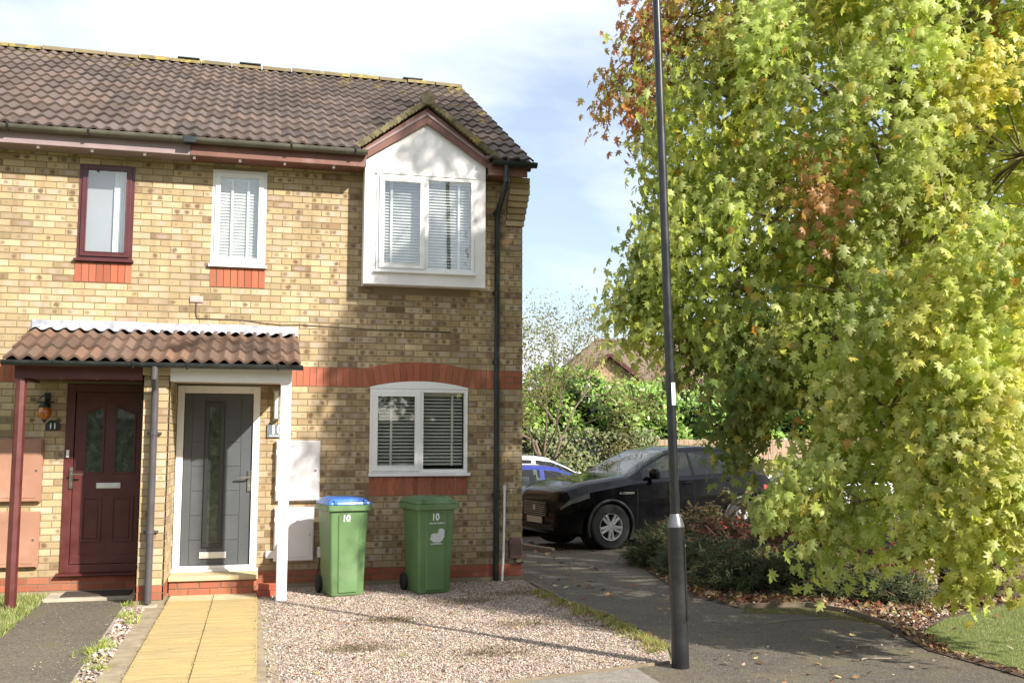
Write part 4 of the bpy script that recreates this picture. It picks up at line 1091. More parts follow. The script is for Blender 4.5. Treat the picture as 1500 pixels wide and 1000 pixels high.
b.build('grille_bar', M['cargrey'], g)
b = MB(); b.lathe([(.001,-.006),(.045,-.006),(.05,0)], (lx-.028,0,.64), axis='x', n=20); b.build('badge', M['alloy'], g)
b = MB(); b.box(lx-.03, lx-.012, -.26, .26, .395, .50); b.build('number_plate', M['plate'], suv, bevel=.004)
b = MB(); b.prism([(-.62,.30),(.62,.30),(.56,.385),(-.56,.385)], lx-.012, lx+.03, plane='yz'); b.build('lower_intake', M['cladding'], suv, bevel=.008)
b = MB(); b.box(1.02+lx, 1.30+lx, -.985, -.975, .875, .905); b.box(1.05+lx, 1.28+lx, -.989, -.9852, .882, .898, mi=1); b.build('side_vent', [M['chrome'], M['cladding']], suv)

hatK = ([(0,.58),(.03,.66),(.1,.74),(.3,.82),(.7,.90),(.95,.94),(1.1,1.0),(1.5,1.24),(1.85,1.39),(2.2,1.44),(2.7,1.45),(3.2,1.41),(3.6,1.33),(3.8,1.2),(3.95,1.0),(4.0,.6)],
        [(0,.50),(.3,.72),(1.0,.88),(2,.93),(3.2,.98),(3.7,1.0),(3.95,.85),(4.0,.5)],
        [(0,.60),(.05,.70),(.2,.80),(.8,.87),(2,.88),(3.3,.88),(3.8,.80),(4.0,.68)],
        [(0,.28),(.2,.18),(3.8,.20),(4.0,.35)])
info = {'sw': (1.25, 3.65), 'pillars': [(2.22, 2.30), (3.05, 3.09)], 'ws': (1.0, 1.88), 'rw': (3.62, 3.92), 'hl': (.08,.55,.58,.68), 'seats': (1.95, 2.75), 'mirror': (1.35, .93), 'handles': (2.15, 3.0), 'doors': (1.15, 2.22, 3.05)}
def hatch(x, y, rz, paintm, label):
    return make_car('parked_car', (x, y, gz(y) + (-.09 if y == 7.6 else (.07 if y == 9.3 else 0))), rz, 4.0, hatK, (.78, 3.28), .31, paintm, label, 'car', clad=False)
hatch(2.45, 7.6, R(184), M['carblue'], 'blue hatchback parked behind the black car beside the house corner')
hatch(2.75, 9.3, R(184), M['carwhite'], 'white car partly hidden behind the blue hatchback')
hatch(8.3, 6.9, R(8), M['carwhite'], 'white car seen through the maple branches right of the black car')

# ------------------------------------------------------------------ ground
def sheet(name, poly, dz, mat, kind='structure', label=None, fn=None, cuts=(2, 6), sub=0, cat=None):
    bm = bmesh.new(); vs = [bm.verts.new((x, y, 0)) for x, y in poly]; bm.faces.new(vs)
    bmesh.ops.triangulate(bm, faces=bm.faces)
    for c in cuts:
        bmesh.ops.bisect_plane(bm, geom=bm.verts[:]+bm.edges[:]+bm.faces[:], plane_co=(0, c, 0), plane_no=(0, 1, 0))
    for v in bm.verts: v.co.z = gz(v.co.y) + dz
    bmesh.ops.recalc_face_normals(bm, faces=bm.faces)
    if bm.faces and sum(f.normal.z for f in bm.faces) < 0: bmesh.ops.reverse_faces(bm, faces=bm.faces)
    me = bpy.data.meshes.new(name); bm.to_mesh(me); bm.free(); me.materials.append(mat)
    o = bpy.data.objects.new(name, me); C.objects.link(o); tag(o, label, cat, kind=kind); return o
sheet('ground', [(-300,-300),(300,-300),(300,300),(-300,300)], -.017, M['turf'])
BED = [(2.29,-5.56),(2.2,-4.7),(2.48,-3.7),(2.53,-2.94),(2.33,-2.5),(1.6,-2.43),(1.45,-1.46),(1.80,.5),(2.1,1.7),(5,2.6),(12,4.0),(30,6)]
sheet('asphalt_path', [(-2,-30),(2.6,-30)] + BED + [(30,10.4),(-1,10.4),(-1,8.9),(.02,8.9),(.02,-.36),(.02,-1.82),(.19,-2.76),(.17,-4.05),(-.02,-4.62),(-.37,-4.69),(-2,-4.9)], -.010, M['asphalt'])
sheet('bed_soil', BED[1:10] + [(9,3.4),(9,-3),(5,-2.75),(3.2,-3.55),(2.55,-4.0)], -.004, M['soil'])
sheet('pavement', [(-.37,-4.70),(-.42,-9),(-9,-9),(-9,-5.4),(-3.0,-5.25),(-1.5,-4.97)], -.006, M['pavement'])
GR = [(-2.96,-.03),(0,-.03),(0,-.35),(.0,-1.82),(.17,-2.76),(.15,-4.05),(-.04,-4.6),(-.37,-4.67),(-1.5,-4.94),(-3.0,-5.2)]
sheet('gravel_drive', GR, -.002, M['gravel'])
sheet('dirt_strip', [(-3.10,-.03),(-2.955,-.03),(-2.98,-.8),(-2.93,-1.6),(-2.97,-2.4),(-2.91,-3.2),(-2.96,-4.0),(-2.90,-5.0),(-3.10,-5.2)], .003, M['dirt'])
sheet('dirt_strip', [(-4.19,-1.0),(-4.01,-1.0),(-4.01,-5.3),(-4.17,-5.3)], .003, M['dirt'])
sheet('gravel_strip', [(-4.42,-.5),(-4.18,-.6),(-4.16,-5.3),(-4.32,-5.3)], .001, M['gravel'])
sheet('asphalt_walk', [(-5.28,-.03),(-4.31,-.03),(-4.33,-5.4),(-5.22,-5.4)], .0, M['asphaltold'])
sheet('lawn', [(-12,-.03),(-5.24,-.03),(-5.20,-5.4),(-12,-5.4)], .006, M['turf'])
sheet('soil_edge', [(2.20,-9),(2.20,-5.5),(2.14,-4.7),(2.42,-3.72),(2.7,-3.6),(2.6,-9)], -.002, M['soil'])
sheet('verge_lawn', [(2.38,-9),(2.36,-5.56),(2.29,-4.75),(2.62,-4.02),(3.2,-3.55),(4.7,-2.85),(9,-2.9),(20,-4),(20,-9)], .004, M['turf'])
b = MB()
for x0, x1 in ((-4.003,-3.557),(-3.551,-3.098)):
    b.box(x0, x1, -.80, -.436, -.04, .014, mi=1); b.box(x0, x1, -2.10, -.806, -.04, .014); b.box(x0, x1, -5.2, -2.106, -.04, .014)
tag(b.build('paved_path', [M['path'], M['sandstone']], None, bevel=.004), kind='structure')
def edging(name, pts, w, h, label, mat='woodedge'):
    b = MB()
    for a, c in zip(pts, pts[1:]): b.bar((a[0], a[1], h/2-.02), (c[0], c[1], h/2-.02), w, h+.02)
    return tag(b.build(name, M[mat], None, bevel=.004), label, 'edging')
edging('timber_edging', [(.02,-.36),(.015,-1.82),(.19,-2.76)], .025, .035, 'weathered timber edging between the gravel and the dark asphalt by the house corner')
edging('timber_edging', [(-.05,-4.61),(-.4,-4.69),(-1.5,-4.955),(-3.0,-5.22)], .025, .02, 'timber strip along the front edge of the gravel near the lamp post')
edging('timber_edging', [(2.48,-3.72),(2.53,-2.96),(2.34,-2.52),(1.62,-2.45)], .025, .045, 'old timber edging of the leafy bed under the maple')
edging('kerb', [(.9,4.4),(1.35,3.2)], .06, .02, 'short concrete kerb edge in front of the black car', 'concrete')
edging('kerb', [(2.6,5.4),(4.6,5.75)], .5, .03, 'pale concrete strip seen under the black car', 'concrete')

# ------------------------------------------------------------------ scattered small things (numpy)
def inpoly(px, py, poly):
    c = np.zeros(len(px), bool); n = len(poly)
    for i in range(n):
        x1, y1 = poly[i]; x2, y2 = poly[(i+1) % n]
        cond = ((y1 > py) != (y2 > py)) & (px < (x2-x1)*(py-y1)/((y2-y1) if y2 != y1 else 1e-9)+x1); c ^= cond
    return c
def scatter(poly, n):
    xs = [p[0] for p in poly]; ys = [p[1] for p in poly]; out = np.zeros((0, 2))
    while len(out) < n:
        p = np.c_[rng.uniform(min(xs), max(xs), n*2), rng.uniform(min(ys), max(ys), n*2)]
        out = np.vstack([out, p[inpoly(p[:,0], p[:,1], poly)]])
    return out[:n]
def rotmats(n, tilt=PI):
    """random frames: z axis tilted by up to tilt"""
    az = rng.uniform(0, 2*PI, n); th = rng.uniform(0, 1, n)**.5*tilt; sp = rng.uniform(0, 2*PI, n)
    z = np.c_[np.sin(th)*np.cos(az), np.sin(th)*np.sin(az), np.cos(th)]
    a = np.c_[np.cos(sp), np.sin(sp), np.zeros(n)]; x = a - z*np.sum(a*z, 1)[:, None]; x /= np.linalg.norm(x, axis=1)[:, None]+1e-9
    return x, np.cross(z, x), z
def instance(V0, F0, pos, X, Y, Z_, size):
    n = len(pos); k = len(V0); s = size[:, None, None]
    V = pos[:, None, :] + s*(V0[None, :, 0:1]*X[:, None, :] + V0[None, :, 1:2]*Y[:, None, :] + V0[None, :, 2:3]*Z_[:, None, :])
    F = F0[None] + (np.arange(n)*k)[:, None, None]
    return V.reshape(-1, 3), F.reshape(-1, F0.shape[1])
def palette(cols, n, var=.18, p=None):
    c = np.array(cols)[rng.choice(len(cols), n, p=p)]; return c*rng.uniform(1-var, 1+var, (n, 1))*rng.uniform(1-var*.4, 1+var*.4, (n, 3))

# gravel
OCT = np.array([(1,0,0),(0,1,0),(-1,0,0),(0,-1,0),(0,0,.7),(0,0,-.5),(.6,.6,.35),(-.55,.6,.3)], float)
OCT = np.array([(1,.1,0),(.45,.8,0),(-.5,.85,.05),(-1,0,0),(-.4,-.8,0),(.55,-.75,0),(.35,.2,.6),(-.35,-.1,.65)], float)
OF = np.array([(0,1,6),(1,2,6),(2,7,6),(2,3,7),(3,4,7),(4,5,7),(5,6,7),(5,0,6)])
def stones(name, poly, n, s0, s1, z, label, cols, dens=None, p=None):
    q = scatter(poly, n); s = rng.uniform(s0, s1, n)*rng.uniform(.7, 1.3, n)
    pos = np.c_[q, np.full(n, z)+s*rng.uniform(-.1, .5, n)]
    X, Y, Z_ = rotmats(n, 1.0); V, F = instance(OCT, OF, pos, X, Y, Z_, s)
    col = np.repeat(palette(cols, n, .25, p), 8, 0)
    o = np_obj(name, V, F, M['stone'], col=col); return tag(o, label, 'gravel', kind='stuff')
SC = [(.39,.31,.245),(.45,.38,.315),(.52,.475,.43),(.31,.225,.17),(.29,.25,.22),(.36,.255,.19),(.20,.15,.12)]
stones('gravel', [(-2.93,-.05),(-.02,-.05),(-.02,-1.8),(.14,-2.76),(.12,-4.05),(-.06,-4.55),(-.4,-4.64),(-1.5,-4.9),(-2.9,-5.1)], 120000, .0038, .0080, 0, 'pinkish brown loose gravel of the small drive', SC, p=[.24,.18,.07,.19,.1,.14,.08])
stones('gravel', [(-4.36,-1.2),(-4.19,-1.2),(-4.18,-5),(-4.30,-5)], 900, .010, .020, .002, 'loose pebbles in the strip between the asphalt walk and the yellow path', SC)
stones('gravel', [(2.5,-3.0),(2.6,-4.0),(3.3,-3.4),(4.2,-2.9),(3.4,-2.6),(2.4,-2.55)], 1500, .008, .02, .0, 'bark chips and stones at the front of the bed', [(.20,.12,.08),(.36,.27,.22),(.12,.075,.05),(.5,.42,.36)])

stones('gravel', [(-3.08,-.6),(-2.9,-.6),(-2.9,-5),(-3.02,-5)], 1500, .004, .009, .004, 'thin scatter of gravel spilling over the sandy strip beside the yellow path', SC)
# grass
BL = np.array([(-.05,0,0),(.05,0,0),(.035,.06,.5),(-.035,.06,.5),(0,.25,1)], float); BF = np.array([(0,1,2),(0,2,3),(3,2,4)])
def grass(name, q, h0, h1, label, cols, z=0., p=None, cat='grass', wid=1., tilt=.5):
    n = len(q); pos = np.c_[q, np.array([gz(y) for y in q[:, 1]])+z]; X, Y, Z_ = rotmats(n, tilt)
    V0 = BL.copy(); V0[:, 0] *= wid
    V, F = instance(V0, BF, pos, X, Y, Z_, rng.uniform(h0, h1, n))
    o = np_obj(name, V, F, M['grass'], col=np.repeat(palette(cols, n, .25, p), 5, 0)); return tag(o, label, cat, kind='stuff')
GC = [(.26,.31,.09),(.33,.38,.13),(.20,.25,.07),(.42,.40,.20),(.15,.18,.05)]
grass('grass', scatter([(2.32,-5.5),(2.27,-4.75),(2.6,-4.02),(3.2,-3.55),(4.7,-2.85),(6.5,-3.0),(6.5,-6),(2.6,-6)], 60000), .014, .032, 'short green lawn grass at the right edge of the asphalt', GC, wid=1.3, tilt=.8)
grass('grass', scatter([(-6.6,-.08),(-5.26,-.08),(-5.22,-1.2),(-5.18,-3.2),(-6.6,-3.2)], 22000), .03, .08, 'bright green grass in front of the brown meter boxes', GC[:4], wid=1.3, tilt=.8)
def tufts(centers, name, label, n=60, h=.06, cols=None, sp=.05):
    q = np.vstack([c + rng.normal(0, sp, (n, 2)) for c in centers]); grass(name, q, h*.5, h*1.2, label, cols or GC, cat='weeds', wid=1.2, tilt=1.0)
t_ = np.linspace(0, 1, 70)[:, None]
line = np.vstack([np.array([(.0,-.5)])*(1-t_[:20])+np.array([(-.04,-1.8)])*t_[:20]])
cs = []
for _ in range(120):
    y = rng.uniform(-4.3, -1.0); x = np.interp(-y, [0,1.82,2.76,4.05,4.6], [-.02,-.02,.14,.12,-.08]) - abs(rng.normal(0,.07)); cs.append((x, y))
tufts(np.array(cs), 'weeds', 'green weeds growing along the gravel edge beside the dark asphalt', 34, .055, [(.24,.30,.06),(.34,.38,.10),(.38,.32,.15),(.30,.20,.10)], .03)
tufts(scatter([(-4.40,-.6),(-4.22,-.6),(-4.2,-4.6),(-4.36,-4.6)], 16), 'weeds', 'bright weeds between the asphalt walk and the yellow paved path', 60, .07, [(.26,.34,.06),(.40,.42,.09),(.30,.36,.08)], .045)
tufts(scatter([(-2.8,-1.2),(-.3,-1.2),(-.3,-4.5),(-2.8,-4.6)], 40), 'weeds', 'thin weed tufts dotted over the gravel drive', 16, .035, [(.30,.33,.10),(.36,.38,.12)], .04)
# mossy patch etc.: litter
LH = [(0,0),(.25,-.12),(.18,.07),(.54,.12),(.42,.26),(.24,.33),(.53,.62),(.33,.62),(.17,.55),(.17,.79),(0,1.06)]
def leafgeo(curl=.25, fold=.25):
    pts = LH + [(-x, y) for x, y in LH[-2:0:-1]]
    v = [(0, .38, 0)] + [(x, y, -fold*abs(x) - curl*max(0, y-.3)**2) for x, y in pts]
    n = len(pts); f = [(0, 1+i, 1+(i+1) % n) for i in range(n)]
    return np.array(v, float), np.array(f)
LV, LF = leafgeo(.45, .38)
LVf, _ = leafgeo(-.25, -.2)
def litter(name, q, s0, s1, label, cols, z=.006, p=None, tilt=.5, cat='fallen leaves'):
    n = len(q); pos = np.c_[q, np.array([gz(y) for y in q[:, 1]])+z+rng.uniform(0, .012, n)]; X, Y, Z_ = rotmats(n, tilt)
    V, F = instance(LVf, LF, pos, X, Y, Z_, rng.uniform(s0, s1, n))
    o = np_obj(name, V, F, M['litter'], col=np.repeat(palette(cols, n, .3, p), len(LVf), 0)); return tag(o, label, cat, kind='stuff')
LC = [(.24,.12,.055),(.32,.17,.07),(.17,.08,.04),(.44,.33,.14),(.42,.35,.24),(.11,.06,.03),(.22,.06,.035)]
edge = [(1.85,.6),(1.5,-1.4),(1.62,-2.4),(2.35,-2.5),(2.55,-3.0),(2.52,-3.9),(3.4,-3.3),(4.8,-2.8),(4.6,-1.9),(3.0,-1.9),(2.4,-1.3),(2.3,.4)]
litter('fallen_leaves', scatter(edge, 2600), .03, .07, 'brown and orange fallen leaves heaped along the edge of the bed', LC, tilt=.9)
litter('fallen_leaves', scatter([(.2,-2.5),(.1,3.5),(1.9,3.2),(1.4,-1.4),(1.55,-2.5)], 70), .04, .09, 'scattered pale leaves lying on the dark shaded asphalt', LC, z=-.004)
litter('fallen_leaves', scatter([(.3,-4.6),(2.3,-3.6),(2.2,-5.2),(.3,-5.8)], 40), .03, .06, 'few dry leaves on the sunny asphalt right of the lamp post', LC, z=-.004)
for k_, (px_, py_, rr_) in enumerate(((-1.0,-1.5,.22),(-1.9,-2.4,.18),(-.7,-2.9,.25),(-2.3,-3.6,.2),(-1.3,-4.0,.22),(-.4,-1.1,.25))):
    a_ = rng.uniform(0, 2*PI, 900); q_ = np.c_[px_+rr_*rng.normal(0,.55,900)*1.6, py_+rr_*rng.normal(0,.5,900)]
    litter('soil_crumbs', q_, .006, .016, 'dark soil and leaf crumbs mixed into the gravel drive', [(.14,.10,.065),(.20,.14,.09),(.26,.17,.10),(.10,.11,.04)], z=.010, tilt=1.2, cat='debris')
litter('fallen_leaves', scatter(GR, 160), .02, .05, 'few small dry leaves lying on the gravel', LC, z=.012)
litter('fallen_leaves', scatter([(-.1,-4.4),(.2,-3.9),(.2,-2.8),(0,-1.6),(-.1,-.6),(-.25,-.6),(-.15,-2.8)], 240), .02, .045, 'brown leaves caught in the weeds along the gravel edge', LC, z=.012)
litter('fallen_leaves', scatter([(-4.36,-1.2),(-4.19,-1.2),(-4.18,-5),(-4.30,-5)], 40), .02, .05, 'red brown leaves among the pebbles beside the yellow path', LC)
litter('fallen_leaves', scatter([(.6,3.0),(2.6,2.2),(6,5),(1,6.5)], 90), .05, .1, 'leaves on the ground around the black car', LC, z=-.004)
litter('fallen_leaves', scatter([(2.22,-6),(2.16,-4.7),(2.44,-3.75),(2.62,-3.9),(2.32,-4.75),(2.36,-6)], 330), .018, .05, 'narrow line of brown leaves between the asphalt and the right hand lawn', LC, z=.004, tilt=.9)
litter('fallen_leaves', scatter([(2.6,-4.1),(4.8,-3.0),(6,-3.2),(5,-5.5),(2.4,-5.5)], 60), .03, .06, 'few fallen leaves on the right hand lawn', LC, z=.03)
litter('small_debris', scatter([(.2,-5.4),(2.2,-5.4),(2.2,-3.4),(1.5,-2.4),(1.2,1.5),(.1,1.5)], 1500), .006, .016, 'fine seeds and leaf crumbs strewn over the asphalt', [(.30,.24,.15),(.40,.33,.22),(.12,.08,.05),(.22,.15,.08)], z=-.007, cat='debris')
litter('small_debris', scatter([(-5.2,-.6),(-4.4,-.6),(-4.4,-5),(-5.2,-5)], 500), .006, .014, 'fine crumbs strewn over the left asphalt walk', [(.30,.24,.15),(.40,.33,.22),(.12,.08,.05)], z=.003, cat='debris')
grass('moss', scatter([(1.5,-2.75),(1.65,-2.5),(2.3,-2.6),(2.5,-3.0),(2.46,-3.7),(2.25,-3.3),(2.0,-2.95)], 9000), .005, .012, 'yellow green moss patch on the asphalt beside the leafy bed', [(.20,.20,.03),(.26,.25,.04),(.13,.13,.03)], -.008, cat='moss', wid=3., tilt=1.3)
q_ = np.vstack([np.c_[rng.normal(-3.554,.006,260), rng.uniform(-5,-.5,260)], np.c_[rng.normal(-4.0,.012,420), rng.uniform(-5,-.5,420)], np.c_[rng.normal(-3.10,.02,420), rng.uniform(-5,-.5,420)], np.c_[rng.uniform(-3.95,-3.12,160), rng.uniform(-4.8,-.5,160)]])
litter('grit', q_, .004, .010, 'grit and crumbs along the joints and edges of the yellow path', [(.20,.15,.08),(.12,.11,.05),(.34,.27,.17),(.10,.075,.045)], z=.016, tilt=1.0, cat='debris')
# twigs on the asphalt
for i, (x, y, a, l) in enumerate(((1.5,-3.3,.15,.75),(1.6,-4.5,.5,.22),(2.3,-4.75,1.1,.16),(1.4,-4.9,.1,.25))):
    b = MB(); p = [(x+l*t*math.cos(a)+.02*math.sin(6*t+i), y+l*t*math.sin(a)+.03*math.sin(5*t), .001) for t in np.linspace(0, 1, 6)]; b.tube(p, .005, 5)
    tag(b.build('twig', M['barkpale'], None), ['long thin twig lying across the asphalt below the mossy edge', 'short pale twig on the asphalt right of the lamp post', 'bent pale twig on the asphalt near the right hand lawn', 'straight pale twig lying nearest the camera on the asphalt'][i], 'twig', 'fallen twigs on the asphalt')

# ------------------------------------------------------------------ shrubs in the bed
NV = np.array([(-.06,0,0),(.06,0,0),(.05,.5,.05),(-.05,.5,.05),(0,1,0)], float)
def leafframes(nrm, tipdir):
    z = nrm/np.linalg.norm(nrm, axis=1)[:, None]; y = tipdir - z*np.sum(tipdir*z, 1)[:, None]; y /= np.linalg.norm(y, axis=1)[:, None]+1e-9
    return np.cross(y, z), y, z
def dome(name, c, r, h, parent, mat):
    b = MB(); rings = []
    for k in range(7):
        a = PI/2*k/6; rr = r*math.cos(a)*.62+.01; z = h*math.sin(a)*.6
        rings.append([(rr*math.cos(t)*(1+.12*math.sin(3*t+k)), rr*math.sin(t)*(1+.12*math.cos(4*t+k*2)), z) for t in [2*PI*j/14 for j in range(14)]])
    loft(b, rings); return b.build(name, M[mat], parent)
def shrub(x, y, r, h, label, kind='juniper', n=2600):
    n = int(n*1.45)
    root = empty('garden_shrub', (x, y, gz(y)), 0, label, 'shrub', 'low shrubs under the maple')
    # sprays
    ns = n//26; az = rng.uniform(0, 2*PI, ns); el = np.arcsin(rng.uniform(0.02, 1, ns)); rad = rng.uniform(.72, 1.05, ns)
    c = np.c_[r*rad*np.cos(el)*np.cos(az), r*rad*np.cos(el)*np.sin(az), h*rad*np.sin(el)]
    d = np.c_[np.cos(az)*np.cos(el)+rng.normal(0,.35,ns), np.sin(az)*np.cos(el)+rng.normal(0,.35,ns), .35+rng.normal(0,.3,ns)]; d /= np.linalg.norm(d, axis=1)[:, None]
    m = 26; t = rng.uniform(-.5, .6, (ns, m)); pos = c[:, None]+d[:, None]*t[..., None]*.22 + rng.normal(0, .02, (ns, m, 3)); pos = pos.reshape(-1, 3)
    pos[:, 2] = np.maximum(pos[:, 2], .01)
    tip = np.repeat(d, m, 0)+rng.normal(0, .55, (ns*m, 3)); nr = rng.normal(0, .5, (ns*m, 3))+np.array([-.1,-.4,1.]);
    X, Y, Z_ = leafframes(nr, tip)
    if kind == 'juniper':
        V, F = instance(NV, BF, pos, X, Y, Z_, rng.uniform(.06, .12, len(pos))); cols = [(.045,.065,.022),(.07,.09,.03),(.10,.10,.04),(.03,.045,.015),(.12,.075,.035)]; k = 5; p = [.3,.3,.2,.1,.1]
    elif kind == 'berberis':
        V, F = instance(LV, LF, pos, X, Y, Z_, rng.uniform(.02, .04, len(pos))); cols = [(.20,.025,.015),(.11,.035,.02),(.07,.035,.02),(.05,.06,.025),(.25,.05,.02)]; k = len(LV); p = [.2,.25,.25,.2,.1]
    else:
        V, F = instance(LV, LF, pos, X, Y, Z_, rng.uniform(.03, .06, len(pos))); cols = [(.16,.11,.05),(.10,.11,.035),(.20,.16,.07),(.12,.06,.03)]; k = len(LV); p = None
    np_obj('foliage', V, F, M['needle'], root, np.repeat(palette(cols, len(pos), .3, p), k, 0))
    dome('stems_or_core', c, r, h, root, 'dark')  # lumpy dark core blocking the view; inner shade put into its colour
    b = MB()
    for q in range(10):
        a = rng.uniform(0, 2*PI); e = rng.uniform(.3, 1.2); b.tube([(0,0,0), (r*.5*math.cos(a)*math.cos(e), r*.5*math.sin(a)*math.cos(e), h*.6*math.sin(e)), (r*1.08*math.cos(a)*math.cos(e), r*1.08*math.sin(a)*math.cos(e), h*1.1*math.sin(e))], [.012,.008,.003], 5)
    b.build('twigs', M['bark'], root)
SH = [(2.35,1.0,.55,.46,'grey green juniper at the left tip of the bed beside the black car','juniper',4200),
      (3.15,1.40,.78,.74,'brownish dry shrub directly in front of the black car door','dry',2600),
      (2.38,-.10,.58,.42,'spreading juniper just behind the lamp post','juniper',3800),
      (3.10,.30,.80,.68,'shrub with dark red leaves rising behind the lamp post','berberis',3000),
      (2.35,-1.15,.60,.48,'low juniper above the leaf litter right of the lamp post','juniper',3600),
      (3.15,-.85,.75,.72,'low shrub with scarlet leaves in the middle of the bed','berberis',2800),
      (2.95,-1.75,.55,.42,'feathery juniper at the front of the bed near the timber edge','juniper',3400),
      (3.75,-1.75,.60,.50,'red leaved shrub in front of the maple trunk','berberis',2400),
      (3.85,1.2,.95,1.0,'tall shady shrub between the maple and the black car','dry',2600),
      (4.35,-.3,.9,.95,'dark green juniper behind the maple trunk','juniper',3600),
      (4.75,-1.75,.7,.55,'brown twiggy shrub right of the maple trunk','dry',2200),
      (3.45,-2.45,.38,.26,'small low juniper nearest the lawn corner','juniper',1800),
      (5.3,.9,1.0,1.1,'dark shrub at the back of the bed in front of the white car','juniper',3000)]
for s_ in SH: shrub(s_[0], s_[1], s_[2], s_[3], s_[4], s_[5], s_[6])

# ------------------------------------------------------------------ maple
tree = empty('maple_tree', (4.02, -2.1, 0), 0, 'large maple turning from green to yellow, with drooping branches over the bed', 'tree')
T0 = np.array([4.02, -2.1, 0.])
LOBES = [
    ('r', 0.34, -3.1, 5.29, 0.3),
    ('r', 0.22, -3.14, 5.0, 0.24),
    ('r', 0.56, -3.19, 5.62, 0.33),
    ('r', 0.47, -3.29, 4.86, 0.24),
    ('o', 0.93, -3.1, 5.87, 0.5),
    ('g', 0.84, -3.42, 5.12, 0.75),
    ('g', 1.58, -3.23, 6.46, 1.1),
    ('g', 1.31, -3.9, 4.67, 0.9),
    ('g', 0.75, -3.43, 4.42, 0.55),
    ('g', 0.66, -3.44, 3.72, 0.55),
    ('g', 0.58, -3.36, 3.22, 0.44),
    ('g', 0.28, -3.27, 3.02, 0.38),
    ('g', 0.22, -3.23, 2.81, 0.22),
    ('g', 0.95, -3.75, 3.05, 0.7),
    ('g', 1.3, -4.0, 3.63, 0.9),
    ('g', 1.92, -4.26, 4.66, 1.0),
    ('g', 2.59, -3.8, 6.52, 1.3),
    ('g', 2.92, -4.39, 5.41, 1.2),
    ('g', 3.71, -4.4, 6.56, 1.4),
    ('y', 3.1, -4.92, 4.07, 1.1),
    ('y', 4.37, -4.72, 5.04, 1.4),
    ('g', 2.37, -4.88, 3.5, 0.95),
    ('g', 1.73, -4.45, 2.91, 0.8),
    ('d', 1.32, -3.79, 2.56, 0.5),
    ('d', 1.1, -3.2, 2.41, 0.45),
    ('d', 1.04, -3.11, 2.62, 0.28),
    ('g', 1.47, -4.08, 2.0, 0.42),
    ('g', 1.22, -4.47, 1.34, 0.3),
    ('g', 1.01, -4.4, 1.17, 0.16),
    ('g', 1.98, -4.51, 1.93, 0.62),
    ('g', 1.56, -4.75, 1.19, 0.42),
    ('g', 1.52, -4.45, 1.42, 0.25),
    ('y', 2.19, -5.04, 2.46, 0.65),
    ('y', 2.14, -5.36, 1.65, 0.55),
    ('y', 1.92, -5.15, 1.23, 0.36),
    ('y', 2.13, -5.53, 1.32, 0.42),
    ('y', 2.63, -5.32, 2.12, 0.8),
    ('y', 3.59, -5.32, 2.75, 1.2),
    ('y', 3.22, -5.4, 1.44, 0.62),
    ('g', 4.87, -4.51, 6.86, 1.5),
    ('g', 3.05, -1.97, 6.76, 1.4),
    ('g', 2.73, -1.64, 4.4, 1.2),
    ('g', 4.58, -1.61, 4.52, 1.5),
    ('g', 5.81, -1.83, 3.7, 1.4),
    ('g', 4.38, -1.75, 2.43, 0.9),
    ('g', 6.15, -2.17, 6.17, 1.6),
    ('g', 2.81, -3.12, 8.48, 1.6),
    ('g', 4.2, -3.51, 8.85, 1.7),
    ('g', 3.65, -3.24, 10.53, 1.3),
    ('g', 6.01, -3.53, 9.57, 1.6),
    ('g', 1.76, -2.82, 8.12, 1.1),
    ('y', 1.96, -4.93, 0.98, 0.13),
    ('y', 2.29, -5.33, 1.06, 0.16),
    ('y', 2.21, -5.17, 0.67, 0.02),
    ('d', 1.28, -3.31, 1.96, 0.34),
]
def tp(z): return np.array([4.02+.05*math.sin(z*.8), -2.1+.06*math.cos(z*.9)+.02*z, z])
b = MB(); zs = np.linspace(-.1, 9.0, 20); b.tube([tuple(tp(z)-T0) for z in zs], [max(.02, .17-.0175*z+(.06 if z < .2 else 0)) for z in zs], 14); b.build('trunk', M['barkpale'], tree, smooth=True)
br = MB(); LP = []; CD = []; CN = []; LS = []
GREEN = [(.36,.42,.11),(.43,.49,.14),(.50,.54,.16),(.58,.59,.21),(.27,.34,.08),(.60,.58,.28)]
YEL = [(.52,.54,.14),(.60,.59,.17),(.66,.60,.18),(.44,.49,.13),(.66,.54,.14),(.34,.40,.10)]
REDL = [(.46,.20,.11),(.42,.15,.10),(.40,.30,.12),(.50,.28,.13),(.36,.36,.12)]
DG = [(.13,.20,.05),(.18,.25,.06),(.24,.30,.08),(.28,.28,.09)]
PAL = {'g': (GREEN,[.22,.28,.24,.12,.10,.04]), 'y': (YEL,[.26,.26,.16,.2,.05,.07]), 'r': (REDL,None), 'o': (REDL[:1]+GREEN[1:4]+[(.36,.2,.06)],None), 'd': (DG,None)}
